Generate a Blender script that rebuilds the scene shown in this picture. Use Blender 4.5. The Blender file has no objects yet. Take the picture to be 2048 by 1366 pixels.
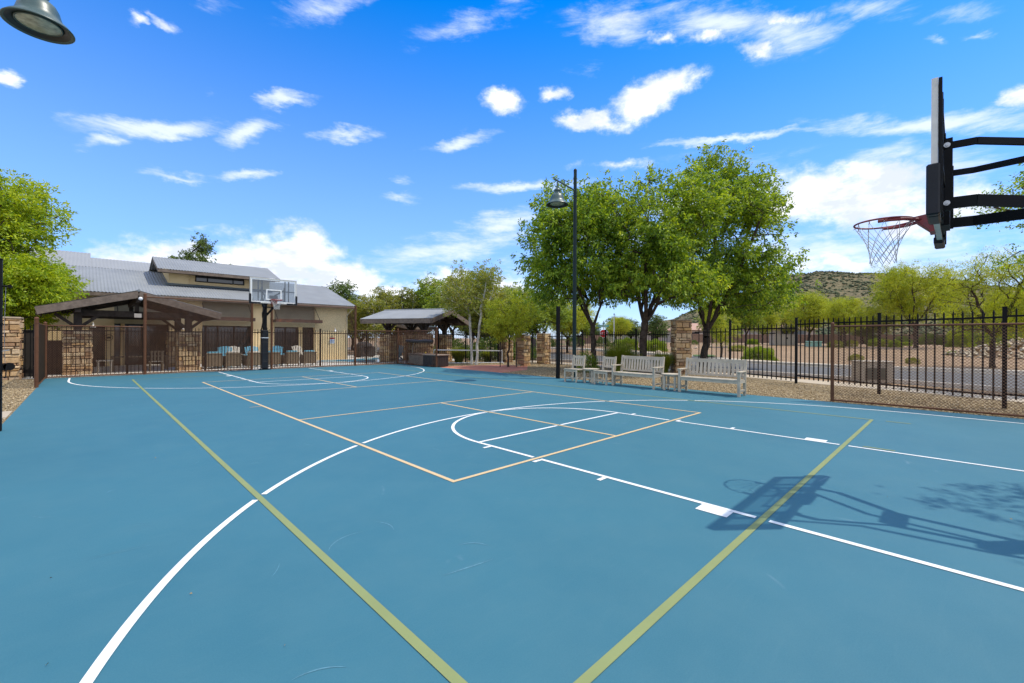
import bpy, math, random
import numpy as np
from mathutils import Vector, Matrix
R = math.radians
sc = bpy.context.scene
col = sc.collection
rng = random.Random(7)
SKYP = (1.0, 0.3, 3.0, 1.72, 0.15, 0.495)   # air, dust, ozone, saturation, strength, hue
ROLLS = 1
EXPO = .80

# ------------------------------------------------------------------ materials
def new_mat(name):
    m = bpy.data.materials.new(name); m.use_nodes = True
    nt = m.node_tree; nt.nodes.clear()
    out = nt.nodes.new('ShaderNodeOutputMaterial')
    return m, nt, out
def N(nt, t, **kw):
    n = nt.nodes.new(t)
    for k, v in kw.items():
        if k in n.inputs: n.inputs[k].default_value = v
        else: setattr(n, k, v)
    return n
def L(nt, a, b): nt.links.new(a, b)
def mixcol(nt, fac, a, b, mode='MIX'):
    n = nt.nodes.new('ShaderNodeMix'); n.data_type = 'RGBA'; n.blend_type = mode
    for s, v in ((n.inputs[0], fac), (n.inputs[6], a), (n.inputs[7], b)):
        if hasattr(v, 'node'): nt.links.new(v, s)
        elif isinstance(v, (tuple, list)): s.default_value = tuple(v) + ((1,) if len(v) == 3 else ())
        else: s.default_value = v
    return n.outputs[2]
def ramp(nt, fac, stops):
    r = nt.nodes.new('ShaderNodeValToRGB')
    els = r.color_ramp.elements
    while len(els) < len(stops): els.new(0.5)
    for e, (p, c) in zip(els, stops):
        e.position = p; e.color = tuple(c) + ((1,) if len(c) == 3 else ())
    nt.links.new(fac, r.inputs[0]); return r.outputs[0]
def coords(nt, kind='Object'):
    tc = nt.nodes.new('ShaderNodeTexCoord'); return tc.outputs[kind]
def noise(nt, vec, scale, detail=4, rough=0.55, dist=0.0):
    n = N(nt, 'ShaderNodeTexNoise'); n.inputs['Scale'].default_value = scale
    n.inputs['Detail'].default_value = detail; n.inputs['Roughness'].default_value = rough
    n.inputs['Distortion'].default_value = dist
    if vec is not None: nt.links.new(vec, n.inputs['Vector'])
    return n.outputs[0]
def scaled(nt, vec, s, rot=(0, 0, 0)):
    m = nt.nodes.new('ShaderNodeMapping'); m.inputs['Scale'].default_value = s
    m.inputs['Rotation'].default_value = rot
    nt.links.new(vec, m.inputs['Vector']); return m.outputs[0]
def simple(name, c, rough=0.6, metal=0.0, var=0.15, nscale=6.0, bump=0.0, bscale=40.0, spec=0.5, island=0.0, dirt=None):
    m, nt, out = new_mat(name)
    p = N(nt, 'ShaderNodeBsdfPrincipled'); p.inputs['Roughness'].default_value = rough
    p.inputs['Metallic'].default_value = metal
    p.inputs['Specular IOR Level'].default_value = spec
    co = coords(nt)
    f = noise(nt, co, nscale, 5)
    lo = tuple(x * (1 - var) for x in c); hi = tuple(min(1, x * (1 + var)) for x in c)
    cc = ramp(nt, f, [(0.3, lo), (0.7, hi)])
    if island > 0:
        g = nt.nodes.new('ShaderNodeNewGeometry')
        cc2 = ramp(nt, g.outputs['Random Per Island'], [(0, (1 - island,) * 3), (1, (1 + island * .6,) * 3)])
        cc = mixcol(nt, 1.0, cc, cc2, 'MULTIPLY')
    if dirt:
        f2 = noise(nt, co, nscale * .35, 6, .65)
        d = ramp(nt, f2, [(.5, (0, 0, 0)), (.72, (1, 1, 1))])
        cc = mixcol(nt, d, cc, dirt)
    L(nt, cc, p.inputs['Base Color'])
    if bump:
        b = N(nt, 'ShaderNodeBump'); b.inputs['Strength'].default_value = bump; b.inputs['Distance'].default_value = .01
        L(nt, noise(nt, co, bscale, 6, .6), b.inputs['Height']); L(nt, b.outputs[0], p.inputs['Normal'])
    L(nt, p.outputs[0], out.inputs[0]); return m

def court_mat():
    m, nt, out = new_mat('blue acrylic court')
    co = coords(nt)
    p = N(nt, 'ShaderNodeBsdfPrincipled')
    a = noise(nt, co, .35, 5, .6); b = noise(nt, co, 2.2, 6, .65); s = noise(nt, scaled(nt, co, (1, 6, 1), (0, 0, .6)), 3.0, 5, .6)
    c = ramp(nt, a, [(.3, (.025, .122, .175)), (.7, (.037, .152, .205))])
    c = mixcol(nt, ramp(nt, b, [(.40, (0, 0, 0)), (.78, (.5, .5, .5))]), c, (.062, .168, .208))
    c = mixcol(nt, ramp(nt, s, [(.56, (0, 0, 0)), (.82, (.3, .3, .3))]), c, (.072, .18, .22))
    g = noise(nt, co, 120, 4, .8)
    c = mixcol(nt, ramp(nt, g, [(.35, (0, 0, 0)), (.7, (.55, .55, .55))]), c, (.056, .178, .222))
    # scuffs: thin light strokes
    v = N(nt, 'ShaderNodeTexVoronoi', feature='DISTANCE_TO_EDGE'); v.inputs['Scale'].default_value = .55
    wv = nt.nodes.new('ShaderNodeVectorMath'); wv.operation = 'ADD'
    nn = N(nt, 'ShaderNodeTexNoise'); nn.inputs['Scale'].default_value = .9; L(nt, co, nn.inputs['Vector'])
    L(nt, co, wv.inputs[0]); L(nt, nn.outputs[1], wv.inputs[1]); L(nt, wv.outputs[0], v.inputs['Vector'])
    e = ramp(nt, v.outputs[0], [(0, (1, 1, 1)), (.012, (0, 0, 0))])
    k = ramp(nt, noise(nt, co, 1.3, 3, .7), [(.60, (0, 0, 0)), (.70, (.35, .35, .35))])
    c = mixcol(nt, mixcol(nt, 1.0, e, k, 'MULTIPLY'), c, (.22, .32, .38))
    L(nt, c, p.inputs['Base Color'])
    p.inputs['Roughness'].default_value = .6; p.inputs['Specular IOR Level'].default_value = .36
    bp = N(nt, 'ShaderNodeBump'); bp.inputs['Strength'].default_value = .35; bp.inputs['Distance'].default_value = .002
    L(nt, noise(nt, co, 420, 3, .7), bp.inputs['Height']); L(nt, bp.outputs[0], p.inputs['Normal'])
    L(nt, p.outputs[0], out.inputs[0]); return m

def line_mat(name, c, wear=(.10, .20, .26)):
    m, nt, out = new_mat(name); co = coords(nt)
    p = N(nt, 'ShaderNodeBsdfPrincipled'); p.inputs['Roughness'].default_value = .6; p.inputs['Specular IOR Level'].default_value = .35
    a = ramp(nt, noise(nt, co, 2.5, 6, .65), [(.3, tuple(x * .88 for x in c)), (.7, c)])
    w1 = ramp(nt, noise(nt, co, 55, 8, .75), [(.60, (0, 0, 0)), (.74, (.75, .75, .75))])
    w2 = ramp(nt, noise(nt, co, 1.1, 4, .6), [(.38, (.25, .25, .25)), (.68, (1, 1, 1))])
    L(nt, mixcol(nt, mixcol(nt, 1.0, w1, w2, 'MULTIPLY'), a, wear), p.inputs['Base Color'])
    b = N(nt, 'ShaderNodeBump'); b.inputs['Strength'].default_value = .3; b.inputs['Distance'].default_value = .002
    L(nt, noise(nt, co, 300, 3, .7), b.inputs['Height']); L(nt, b.outputs[0], p.inputs['Normal'])
    L(nt, p.outputs[0], out.inputs[0]); return m

def gravel_mat(name, cols, scale=38, bump=.9, patch=.25):
    m, nt, out = new_mat(name)
    co = coords(nt)
    p = N(nt, 'ShaderNodeBsdfPrincipled'); p.inputs['Roughness'].default_value = .9; p.inputs['Specular IOR Level'].default_value = .2
    v = N(nt, 'ShaderNodeTexVoronoi'); v.inputs['Scale'].default_value = scale; L(nt, co, v.inputs['Vector'])
    sep = nt.nodes.new('ShaderNodeSeparateColor'); L(nt, v.outputs['Color'], sep.inputs[0])
    c = ramp(nt, sep.outputs[0], [(i / (len(cols) - 1), q) for i, q in enumerate(cols)])
    dk = ramp(nt, v.outputs['Distance'], [(.25, (1, 1, 1)), (.75, (.35, .33, .3))])
    c = mixcol(nt, .8, c, dk, 'MULTIPLY')
    big = ramp(nt, noise(nt, co, .5, 6, .65), [(.35, (1 - patch,) * 3), (.65, (1, 1, 1))])
    c = mixcol(nt, 1.0, c, big, 'MULTIPLY')
    L(nt, c, p.inputs['Base Color'])
    b = N(nt, 'ShaderNodeBump', invert=True); b.inputs['Strength'].default_value = bump; b.inputs['Distance'].default_value = .02
    L(nt, v.outputs['Distance'], b.inputs['Height']); L(nt, b.outputs[0], p.inputs['Normal'])
    L(nt, p.outputs[0], out.inputs[0]); return m

def island_mat(name, cols, rough=.85, bump=.5, bscale=30, spec=.3):
    m, nt, out = new_mat(name)
    co = coords(nt)
    g = nt.nodes.new('ShaderNodeNewGeometry')
    p = N(nt, 'ShaderNodeBsdfPrincipled'); p.inputs['Roughness'].default_value = rough; p.inputs['Specular IOR Level'].default_value = spec
    c = ramp(nt, g.outputs['Random Per Island'], [(i / (len(cols) - 1), q) for i, q in enumerate(cols)])
    f = noise(nt, co, bscale * .4, 5, .65)
    c = mixcol(nt, 1.0, c, ramp(nt, f, [(.25, (.62, .6, .57)), (.7, (1.1, 1.08, 1.05))]), 'MULTIPLY')
    L(nt, c, p.inputs['Base Color'])
    b = N(nt, 'ShaderNodeBump'); b.inputs['Strength'].default_value = bump; b.inputs['Distance'].default_value = .015
    L(nt, noise(nt, co, bscale, 6, .65), b.inputs['Height']); L(nt, b.outputs[0], p.inputs['Normal'])
    L(nt, p.outputs[0], out.inputs[0]); return m

def leaf_mat(name, cols, trans=.4, tcol=None):
    m, nt, out = new_mat(name)
    g = nt.nodes.new('ShaderNodeNewGeometry'); co = coords(nt)
    mx = nt.nodes.new('ShaderNodeMath'); mx.operation = 'MULTIPLY_ADD'
    n1 = noise(nt, co, .9, 3, .6)
    L(nt, g.outputs['Random Per Island'], mx.inputs[0]); mx.inputs[1].default_value = .6
    m2 = nt.nodes.new('ShaderNodeMath'); m2.operation = 'MULTIPLY_ADD'; L(nt, n1, m2.inputs[0]); m2.inputs[1].default_value = 1.1; m2.inputs[2].default_value = -.32
    L(nt, m2.outputs[0], mx.inputs[2])
    c = ramp(nt, mx.outputs[0], [(i / (len(cols) - 1), q) for i, q in enumerate(cols)])
    p = N(nt, 'ShaderNodeBsdfPrincipled'); p.inputs['Roughness'].default_value = .5; p.inputs['Specular IOR Level'].default_value = .35
    L(nt, c, p.inputs['Base Color'])
    t = N(nt, 'ShaderNodeBsdfTranslucent')
    L(nt, mixcol(nt, 1.0, c, tcol or (1.5, 1.35, .5), 'MULTIPLY'), t.inputs['Color'])
    ms = nt.nodes.new('ShaderNodeMixShader'); ms.inputs[0].default_value = trans
    L(nt, p.outputs[0], ms.inputs[1]); L(nt, t.outputs[0], ms.inputs[2]); L(nt, ms.outputs[0], out.inputs[0]); return m

def glass_mat(name, tint=(.8, .85, .88), refl=.12):
    m, nt, out = new_mat(name)
    tr = N(nt, 'ShaderNodeBsdfTransparent'); tr.inputs[0].default_value = tint + (1,)
    gl = N(nt, 'ShaderNodeBsdfGlossy'); gl.inputs['Roughness'].default_value = .06; gl.inputs['Color'].default_value = (.8, .85, .9, 1)
    ms = nt.nodes.new('ShaderNodeMixShader'); ms.inputs[0].default_value = refl
    L(nt, tr.outputs[0], ms.inputs[1]); L(nt, gl.outputs[0], ms.inputs[2]); L(nt, ms.outputs[0], out.inputs[0]); return m

MT = dict(
    court=court_mat(),
    white_line=line_mat('white court paint', (.80, .80, .78), (.45, .52, .56)),
    green_line=line_mat('olive green court paint', (.245, .285, .11), (.10, .18, .15)),
    orange_line=line_mat('pale orange court paint', (.66, .48, .26), (.25, .27, .24)),
    gravel=gravel_mat('tan gravel bed', [(.12, .08, .04), (.40, .29, .15), (.54, .42, .24), (.28, .20, .11), (.70, .57, .37)], 30),
    granite=gravel_mat('tan decomposed granite', [(.30, .19, .10), (.44, .29, .165), (.50, .34, .20), (.38, .25, .14)], 14, .5, .22),
    pebble=island_mat('loose pebbles', [(.16, .11, .06), (.50, .38, .21), (.34, .25, .14), (.66, .54, .36), (.44, .33, .19)], bump=.2),
    asphalt=simple('grey asphalt', (.135, .13, .125), .9, var=.1, nscale=3, bump=.4, bscale=120, spec=.15, dirt=(.165, .16, .15)),
    concrete=simple('pale concrete', (.48, .40, .30), .9, var=.1, nscale=2, bump=.3, bscale=60, spec=.15, dirt=(.40, .33, .24)),
    curb=simple('curb concrete', (.58, .52, .44), .85, var=.12, nscale=3, bump=.3, bscale=60, spec=.3),
    gutter=simple('gutter concrete', (.30, .26, .21), .85, var=.15, nscale=3, bump=.3, bscale=60, spec=.3),
    deckc=simple('pool deck concrete', (.60, .56, .50), .85, var=.08, nscale=2, bump=.2, bscale=60, spec=.3),
    redpad=simple('faded red court surface', (.46, .16, .10), .8, var=.15, nscale=4, bump=.3, bscale=200, dirt=(.50, .25, .16)),
    stone=island_mat('ledge stone veneer', [(.58, .36, .17), (.74, .54, .31), (.42, .23, .12), (.78, .60, .38), (.31, .18, .12), (.66, .41, .18), (.74, .55, .31)], bump=.9, bscale=14),
    mortar=simple('dark mortar', (.17, .125, .09), .95),
    stonecap=simple('stone cap', (.42, .32, .22), .9, bump=.5, bscale=20),
    black=simple('black powder coated steel', (.006, .006, .0065), .6, var=.2, spec=.18),
    blackpad=simple('black vinyl pad', (.012, .013, .016), .42, var=.25, nscale=4, bump=.5, bscale=7, spec=.25),
    brown=simple('brown vinyl coated steel', (.13, .056, .028), .55, var=.2, nscale=4, spec=.2, dirt=(.18, .09, .05)),
    brownwire=simple('brown chain link wire', (.15, .075, .042), .6, var=.2, spec=.2),
    greenpole=simple('dark green painted steel', (.008, .022, .022), .5, var=.12, spec=.25),
    lampgreen=simple('grey green lamp enamel', (.045, .085, .08), .38, var=.08, spec=.6),
    lampin=simple('dark lamp interior', (.02, .022, .022), .5),
    silver=simple('brushed aluminium', (.62, .60, .54), .4, metal=.2, var=.1, nscale=12),
    galv=simple('zinc bolts', (.6, .6, .6), .35, metal=.9, var=.05),
    red=simple('red rim paint', (.27, .035, .035), .5, var=.2, nscale=12, dirt=(.18, .04, .04)),
    net=simple('white nylon net', (.62, .60, .56), .9, var=.12, nscale=20),
    whitemetal=simple('white board trim', (.78, .78, .76), .4, var=.04),
    roof=simple('corrugated galvanised roofing', (.25, .262, .272), .6, metal=.0, var=.08, nscale=1.2, spec=.25, dirt=(.20, .212, .222)),
    roof_pale=simple('pale standing seam roofing', (.27, .277, .282), .65, metal=.0, var=.04, nscale=1.2),
    stucco=simple('tan stucco', (.80, .60, .33), .92, var=.06, nscale=2, bump=.35, bscale=90, spec=.2),
    stucco_pale=simple('beige stucco lintel', (.60, .53, .35), .92, var=.06, nscale=2, bump=.3, bscale=90, spec=.2),
    infill=simple('grey beige infill boards', (.30, .265, .18), .9, var=.08, nscale=3, bump=.3, bscale=60),
    fascia=simple('brown stained timber fascia', (.19, .145, .112), .8, var=.25, nscale=7, bump=.6, bscale=26, spec=.25, dirt=(.15, .115, .09)),
    timber=simple('dark stained timber', (.070, .052, .042), .8, var=.3, nscale=7, bump=.5, bscale=26, spec=.25),
    rust=simple('rusty steel awning', (.075, .036, .024), .75, var=.35, nscale=9, bump=.3, bscale=40, dirt=(.24, .085, .035)),
    slat=simple('dark brown slat screen', (.028, .019, .015), .7, var=.3, nscale=6),
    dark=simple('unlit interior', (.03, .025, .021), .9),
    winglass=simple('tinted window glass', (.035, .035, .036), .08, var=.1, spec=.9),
    flash=simple('grey blue flashing', (.15, .19, .21), .45, metal=.3, var=.1),
    bench=simple('weathered pale grey wood', (.50, .43, .33), .8, var=.14, nscale=6, bump=.5, bscale=50, spec=.2, dirt=(.36, .32, .26)),
    bark=simple('grey brown bark', (.075, .055, .042), .95, var=.35, nscale=9, bump=1, bscale=22, spec=.1),
    bark_dark=simple('dark brown bark', (.042, .030, .025), .95, var=.35, nscale=9, bump=1, bscale=22, spec=.1),
    bark_white=simple('white aspen bark', (.58, .55, .48), .85, var=.12, nscale=5, bump=.4, bscale=22, spec=.2, dirt=(.22, .19, .15)),
    water=simple('pool water', (.10, .42, .55), .08, var=.12, nscale=2, bump=.3, bscale=5, spec=.6),
    tile=simple('blue pool tile', (.10, .30, .42), .3, var=.2, nscale=20),
    wicker=simple('brown woven wicker', (.20, .155, .105), .85, var=.35, nscale=60, bump=1, bscale=70, spec=.2),
    blue=simple('sky blue poly lumber', (.11, .37, .50), .5, var=.08),
    cream=simple('cream poly lumber', (.56, .50, .40), .6, var=.08),
    cushion=simple('light blue cushion', (.15, .42, .54), .9, var=.08, bump=.3, bscale=20),
    grill=simple('black canvas cover', (.022, .020, .020), .75, var=.3, nscale=4, bump=.6, bscale=6),
    binbeige=simple('beige plastic', (.23, .215, .18), .6, var=.1, nscale=3),
    deckbox=simple('dark brown resin boards', (.030, .022, .021), .55, var=.25, nscale=4),
    lid=simple('brown resin lid', (.21, .155, .12), .65, var=.12, nscale=3),
    signgreen=simple('green sign sheeting', (.01, .30, .22), .4, var=.04),
    signred=simple('red sign sheeting', (.52, .012, .015), .4, var=.04),
    signwhite=simple('white sign paint', (.8, .8, .8), .5, var=.03),
    signblue=simple('pale blue sign print', (.35, .48, .70), .5, var=.1),
    whiteglass=simple('white enamel lamp shade', (.75, .76, .77), .3, var=.03),
    yellow=simple('yellow foam', (.75, .5, .05), .7),
    blockwall=simple('brown block wall', (.20, .125, .085), .9, var=.14, nscale=3, bump=.4, bscale=20),
    tan_util=simple('tan utility enamel', (.36, .30, .225), .6, var=.08),
    louvre=simple('dark olive louvre', (.10, .095, .07), .7, var=.1),
    jade=simple('pale green utility enamel', (.26, .42, .31), .5, var=.06),
    tileroof=simple('pink clay roof tile', (.42, .25, .18), .85, var=.2, nscale=4, bump=.5, bscale=20),
    housewall=simple('pale house stucco', (.44, .38, .32), .9, var=.06),
    boulder=island_mat('pale boulders', [(.45, .36, .26), (.62, .52, .40), (.38, .28, .20), (.55, .48, .38)], bump=.8, bscale=6),
    leaf_dry=island_mat('dry leaves', [(.28, .13, .06), (.45, .33, .16), (.20, .11, .06)]),
    rock=island_mat('pale river rock', [(.45, .38, .26), (.62, .54, .40), (.38, .30, .20), (.55, .44, .29)], bump=.8, bscale=8),
    pvc=simple('white net tape', (.72, .73, .74), .6, var=.04),
    fieldgrass=simple('mown lawn', (.09, .14, .025), .95, var=.35, nscale=5, bump=.8, bscale=60),
)
LEAF = dict(
    ash=leaf_mat('ash leaves', [(.025, .062, .010), (.115, .215, .022), (.29, .41, .032), (.52, .60, .06)], .46),
    bright=leaf_mat('sunlit yellow green leaves', [(.08, .15, .010), (.22, .34, .016), (.40, .49, .024), (.54, .57, .038)], .45),
    mid=leaf_mat('mid green leaves', [(.06, .11, .018), (.16, .24, .028), (.28, .36, .042), (.38, .43, .06)], .42),
    olive=leaf_mat('olive green leaves', [(.07, .10, .022), (.17, .20, .038), (.28, .30, .06), (.36, .31, .065)], .4),
    dark=leaf_mat('dark green leaves', [(.03, .06, .015), (.07, .12, .026), (.12, .18, .038), (.19, .24, .055)], .34),
    mesq=leaf_mat('feathery yellow green leaves', [(.11, .17, .014), (.26, .33, .024), (.42, .47, .034), (.54, .53, .055)], .46),
    aspen=leaf_mat('sparse aspen leaves', [(.11, .16, .03), (.22, .28, .05), (.33, .36, .07), (.42, .34, .08)], .42),
    scrub=leaf_mat('grey green scrub', [(.025, .04, .018), (.05, .065, .03), (.075, .09, .04)], .15),
    grass=leaf_mat('long grass blades', [(.06, .10, .012), (.14, .20, .02), (.28, .31, .04), (.42, .36, .09)], .4),
)

# ------------------------------------------------------------------ mesh helpers
class MB:
    def __init__(s): s.v = []; s.f = []; s.sm = []
    def add(s, vs, fs, smooth=False):
        o = len(s.v); s.v += [tuple(v) for v in vs]; s.f += [tuple(i + o for i in f) for f in fs]; s.sm += [smooth] * len(fs)
    def box(s, x0, x1, y0, y1, z0, z1, mat=None, jit=0):
        vs = [Vector((x, y, z)) for z in (z0, z1) for y in (y0, y1) for x in (x0, x1)]
        if jit: vs = [v + Vector((rng.uniform(-jit, jit), rng.uniform(-jit, jit), rng.uniform(-jit, jit))) for v in vs]
        if mat is not None: vs = [mat @ v for v in vs]
        s.add(vs, [(0, 2, 3, 1), (4, 5, 7, 6), (0, 1, 5, 4), (2, 6, 7, 3), (0, 4, 6, 2), (1, 3, 7, 5)])
    def beam(s, p0, p1, w, h, up=(0, 0, 1)):
        p0 = Vector(p0); p1 = Vector(p1); d = (p1 - p0).normalized(); u = Vector(up)
        if abs(d.dot(u)) > .98: u = Vector((1, 0, 0))
        a = d.cross(u).normalized(); b = a.cross(d).normalized()
        vs = [p + a * (sx * w / 2) + b * (sz * h / 2) for p in (p0, p1) for sx, sz in ((-1, -1), (1, -1), (1, 1), (-1, 1))]
        s.add(vs, [(0, 1, 2, 3), (7, 6, 5, 4), (0, 4, 5, 1), (1, 5, 6, 2), (2, 6, 7, 3), (3, 7, 4, 0)])
    def cyl(s, p0, p1, r0, r1=None, n=12, cap=True, smooth=True):
        r1 = r0 if r1 is None else r1
        p0 = Vector(p0); p1 = Vector(p1); d = (p1 - p0).normalized()
        u = Vector((0, 0, 1)) if abs(d.z) < .95 else Vector((1, 0, 0))
        a = d.cross(u).normalized(); b = a.cross(d)
        vs = []
        for p, r in ((p0, r0), (p1, r1)):
            for i in range(n):
                t = 2 * math.pi * i / n; vs.append(p + a * (math.cos(t) * r) + b * (math.sin(t) * r))
        s.add(vs, [(i, (i + 1) % n, n + (i + 1) % n, n + i) for i in range(n)], smooth)
        if cap: s.add(vs, [tuple(range(n - 1, -1, -1)), tuple(range(n, 2 * n))])
    def tube(s, pts, r, n=6):
        pts = [Vector(p) for p in pts]
        rs = r if isinstance(r, (list, tuple)) else [r] * len(pts)
        vs = []; prev = None
        for i, p in enumerate(pts):
            d = (pts[min(i + 1, len(pts) - 1)] - pts[max(i - 1, 0)]).normalized()
            if prev is None:
                u = Vector((0, 0, 1)) if abs(d.z) < .9 else Vector((1, 0, 0)); a = d.cross(u).normalized()
            else: a = (prev - d * prev.dot(d)).normalized()
            prev = a; b = d.cross(a)
            for k in range(n):
                t = 2 * math.pi * k / n; vs.append(p + a * (math.cos(t) * rs[i]) + b * (math.sin(t) * rs[i]))
        fs = []
        for i in range(len(pts) - 1):
            for k in range(n): fs.append((i * n + k, i * n + (k + 1) % n, (i + 1) * n + (k + 1) % n, (i + 1) * n + k))
        s.add(vs, fs, True)
        s.add(vs, [tuple(range(n - 1, -1, -1)), tuple(range((len(pts) - 1) * n, len(pts) * n))])
    def lathe(s, prof, c=(0, 0, 0), n=24):
        vs = []
        for r, z in prof:
            for k in range(n):
                t = 2 * math.pi * k / n; vs.append((c[0] + math.cos(t) * r, c[1] + math.sin(t) * r, c[2] + z))
        fs = []
        for i in range(len(prof) - 1):
            for k in range(n): fs.append((i * n + k, i * n + (k + 1) % n, (i + 1) * n + (k + 1) % n, (i + 1) * n + k))
        s.add(vs, fs, True)
    def prism(s, poly, z0, z1):
        n = len(poly); vs = [(x, y, z0) for x, y in poly] + [(x, y, z1) for x, y in poly]
        s.add(vs, [tuple(range(n - 1, -1, -1)), tuple(range(n, 2 * n))] + [(i, (i + 1) % n, n + (i + 1) % n, n + i) for i in range(n)])
    def sheet(s, poly, z): s.add([(x, y, z) for x, y in poly], [tuple(range(len(poly)))])
    def build(s, name, mat, parent=None, bevel=0):
        me = bpy.data.meshes.new(name); me.from_pydata(s.v, [], s.f); me.update()
        if any(s.sm): me.polygons.foreach_set('use_smooth', s.sm)
        me.materials.append(MT[mat] if isinstance(mat, str) else mat)
        o = bpy.data.objects.new(name, me); col.objects.link(o)
        if parent: o.parent = parent
        if bevel:
            b = o.modifiers.new('b', 'BEVEL'); b.width = bevel; b.segments = 1; b.limit_method = 'ANGLE'
        return o

def np_mesh(name, V, F, mat, parent=None):
    me = bpy.data.meshes.new(name)
    nf, k = F.shape
    me.vertices.add(len(V)); me.vertices.foreach_set('co', V.astype(np.float32).ravel())
    me.loops.add(nf * k); me.loops.foreach_set('vertex_index', F.astype(np.int32).ravel())
    me.polygons.add(nf); me.polygons.foreach_set('loop_start', np.arange(0, nf * k, k, dtype=np.int32))
    me.polygons.foreach_set('loop_total', np.full(nf, k, dtype=np.int32))
    me.update(calc_edges=True)
    me.materials.append(mat)
    o = bpy.data.objects.new(name, me); col.objects.link(o)
    if parent: o.parent = parent
    return o

def tag(o, label=None, cat=None, group=None, kind=None):
    if label: o['label'] = label
    if cat: o['category'] = cat
    if group: o['group'] = group
    if kind: o['kind'] = kind
    return o
def thing(name, label, cat, loc=(0, 0, 0), rz=0, group=None):
    o = bpy.data.objects.new(name, None); o.empty_display_size = .2; col.objects.link(o)
    o.location = loc; o.rotation_euler = (0, 0, rz)
    return tag(o, label, cat, group)
def copy_tree(o, label=None, loc=None, rz=None, sc_=None, parent=None):
    c = o.copy(); col.objects.link(c)
    if parent is not None: c.parent = parent
    for ch in [x for x in bpy.data.objects if x.parent == o]: copy_tree(ch, parent=c)
    if label: c['label'] = label
    if loc is not None: c.location = loc
    if rz is not None: c.rotation_euler = (0, 0, rz)
    if sc_ is not None: c.scale = sc_ if isinstance(sc_, (tuple, list)) else (sc_,) * 3
    return c
def text_mesh(name, body, size, mat, parent, loc, rot, depth=.002):
    cu = bpy.data.curves.new(name, 'FONT'); cu.body = body; cu.size = size; cu.extrude = depth
    cu.align_x = 'CENTER'; cu.align_y = 'CENTER'
    t = bpy.data.objects.new(name + '_tmp', cu); col.objects.link(t)
    bpy.context.view_layer.update()
    me = bpy.data.meshes.new_from_object(t.evaluated_get(bpy.context.evaluated_depsgraph_get()))
    bpy.data.objects.remove(t)
    me.materials.clear(); me.materials.append(MT[mat]); me.name = name
    o = bpy.data.objects.new(name, me); col.objects.link(o); o.parent = parent; o.location = loc; o.rotation_euler = rot
    return o

# ------------------------------------------------------------------ trees
def limb_mesh(segs, n=6):
    """segs: array (m, 8): p0, p1, r0, r1"""
    m = len(segs); P0 = segs[:, 0:3]; P1 = segs[:, 3:6]; r0 = segs[:, 6]; r1 = segs[:, 7]
    D = P1 - P0; D /= np.linalg.norm(D, axis=1, keepdims=True) + 1e-9
    U = np.tile(np.array([0, 0, 1.0]), (m, 1)); U[np.abs(D[:, 2]) > .9] = (1, 0, 0)
    A = np.cross(D, U); A /= np.linalg.norm(A, axis=1, keepdims=True); B = np.cross(D, A)
    V = np.zeros((m, 2 * n, 3))
    for k in range(n):
        t = 2 * math.pi * k / n; off = A * math.cos(t) + B * math.sin(t)
        V[:, k] = P0 + off * r0[:, None]; V[:, n + k] = P1 + off * r1[:, None]
    base = (np.arange(m) * 2 * n)[:, None, None]
    f = np.array([(k, (k + 1) % n, n + (k + 1) % n, n + k) for k in range(n)])[None]
    return V.reshape(-1, 3), (f + base).reshape(-1, 4)

def leaf_mesh(P, A, llen, lw, rs):
    """P base points, A axis dirs"""
    m = len(P)
    A = A / (np.linalg.norm(A, axis=1, keepdims=True) + 1e-9)
    Rn = rs.normal(size=(m, 3)); S = np.cross(A, Rn); S /= np.linalg.norm(S, axis=1, keepdims=True) + 1e-9
    ln = llen * rs.uniform(.6, 1.25, m)[:, None]; w = lw * rs.uniform(.7, 1.25, m)[:, None]
    V = np.stack([P, P + A * ln * .45 + S * w * .5, P + A * ln, P + A * ln * .45 - S * w * .5], 1)
    F = np.arange(m * 4).reshape(m, 4)
    return V.reshape(-1, 3), F

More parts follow.
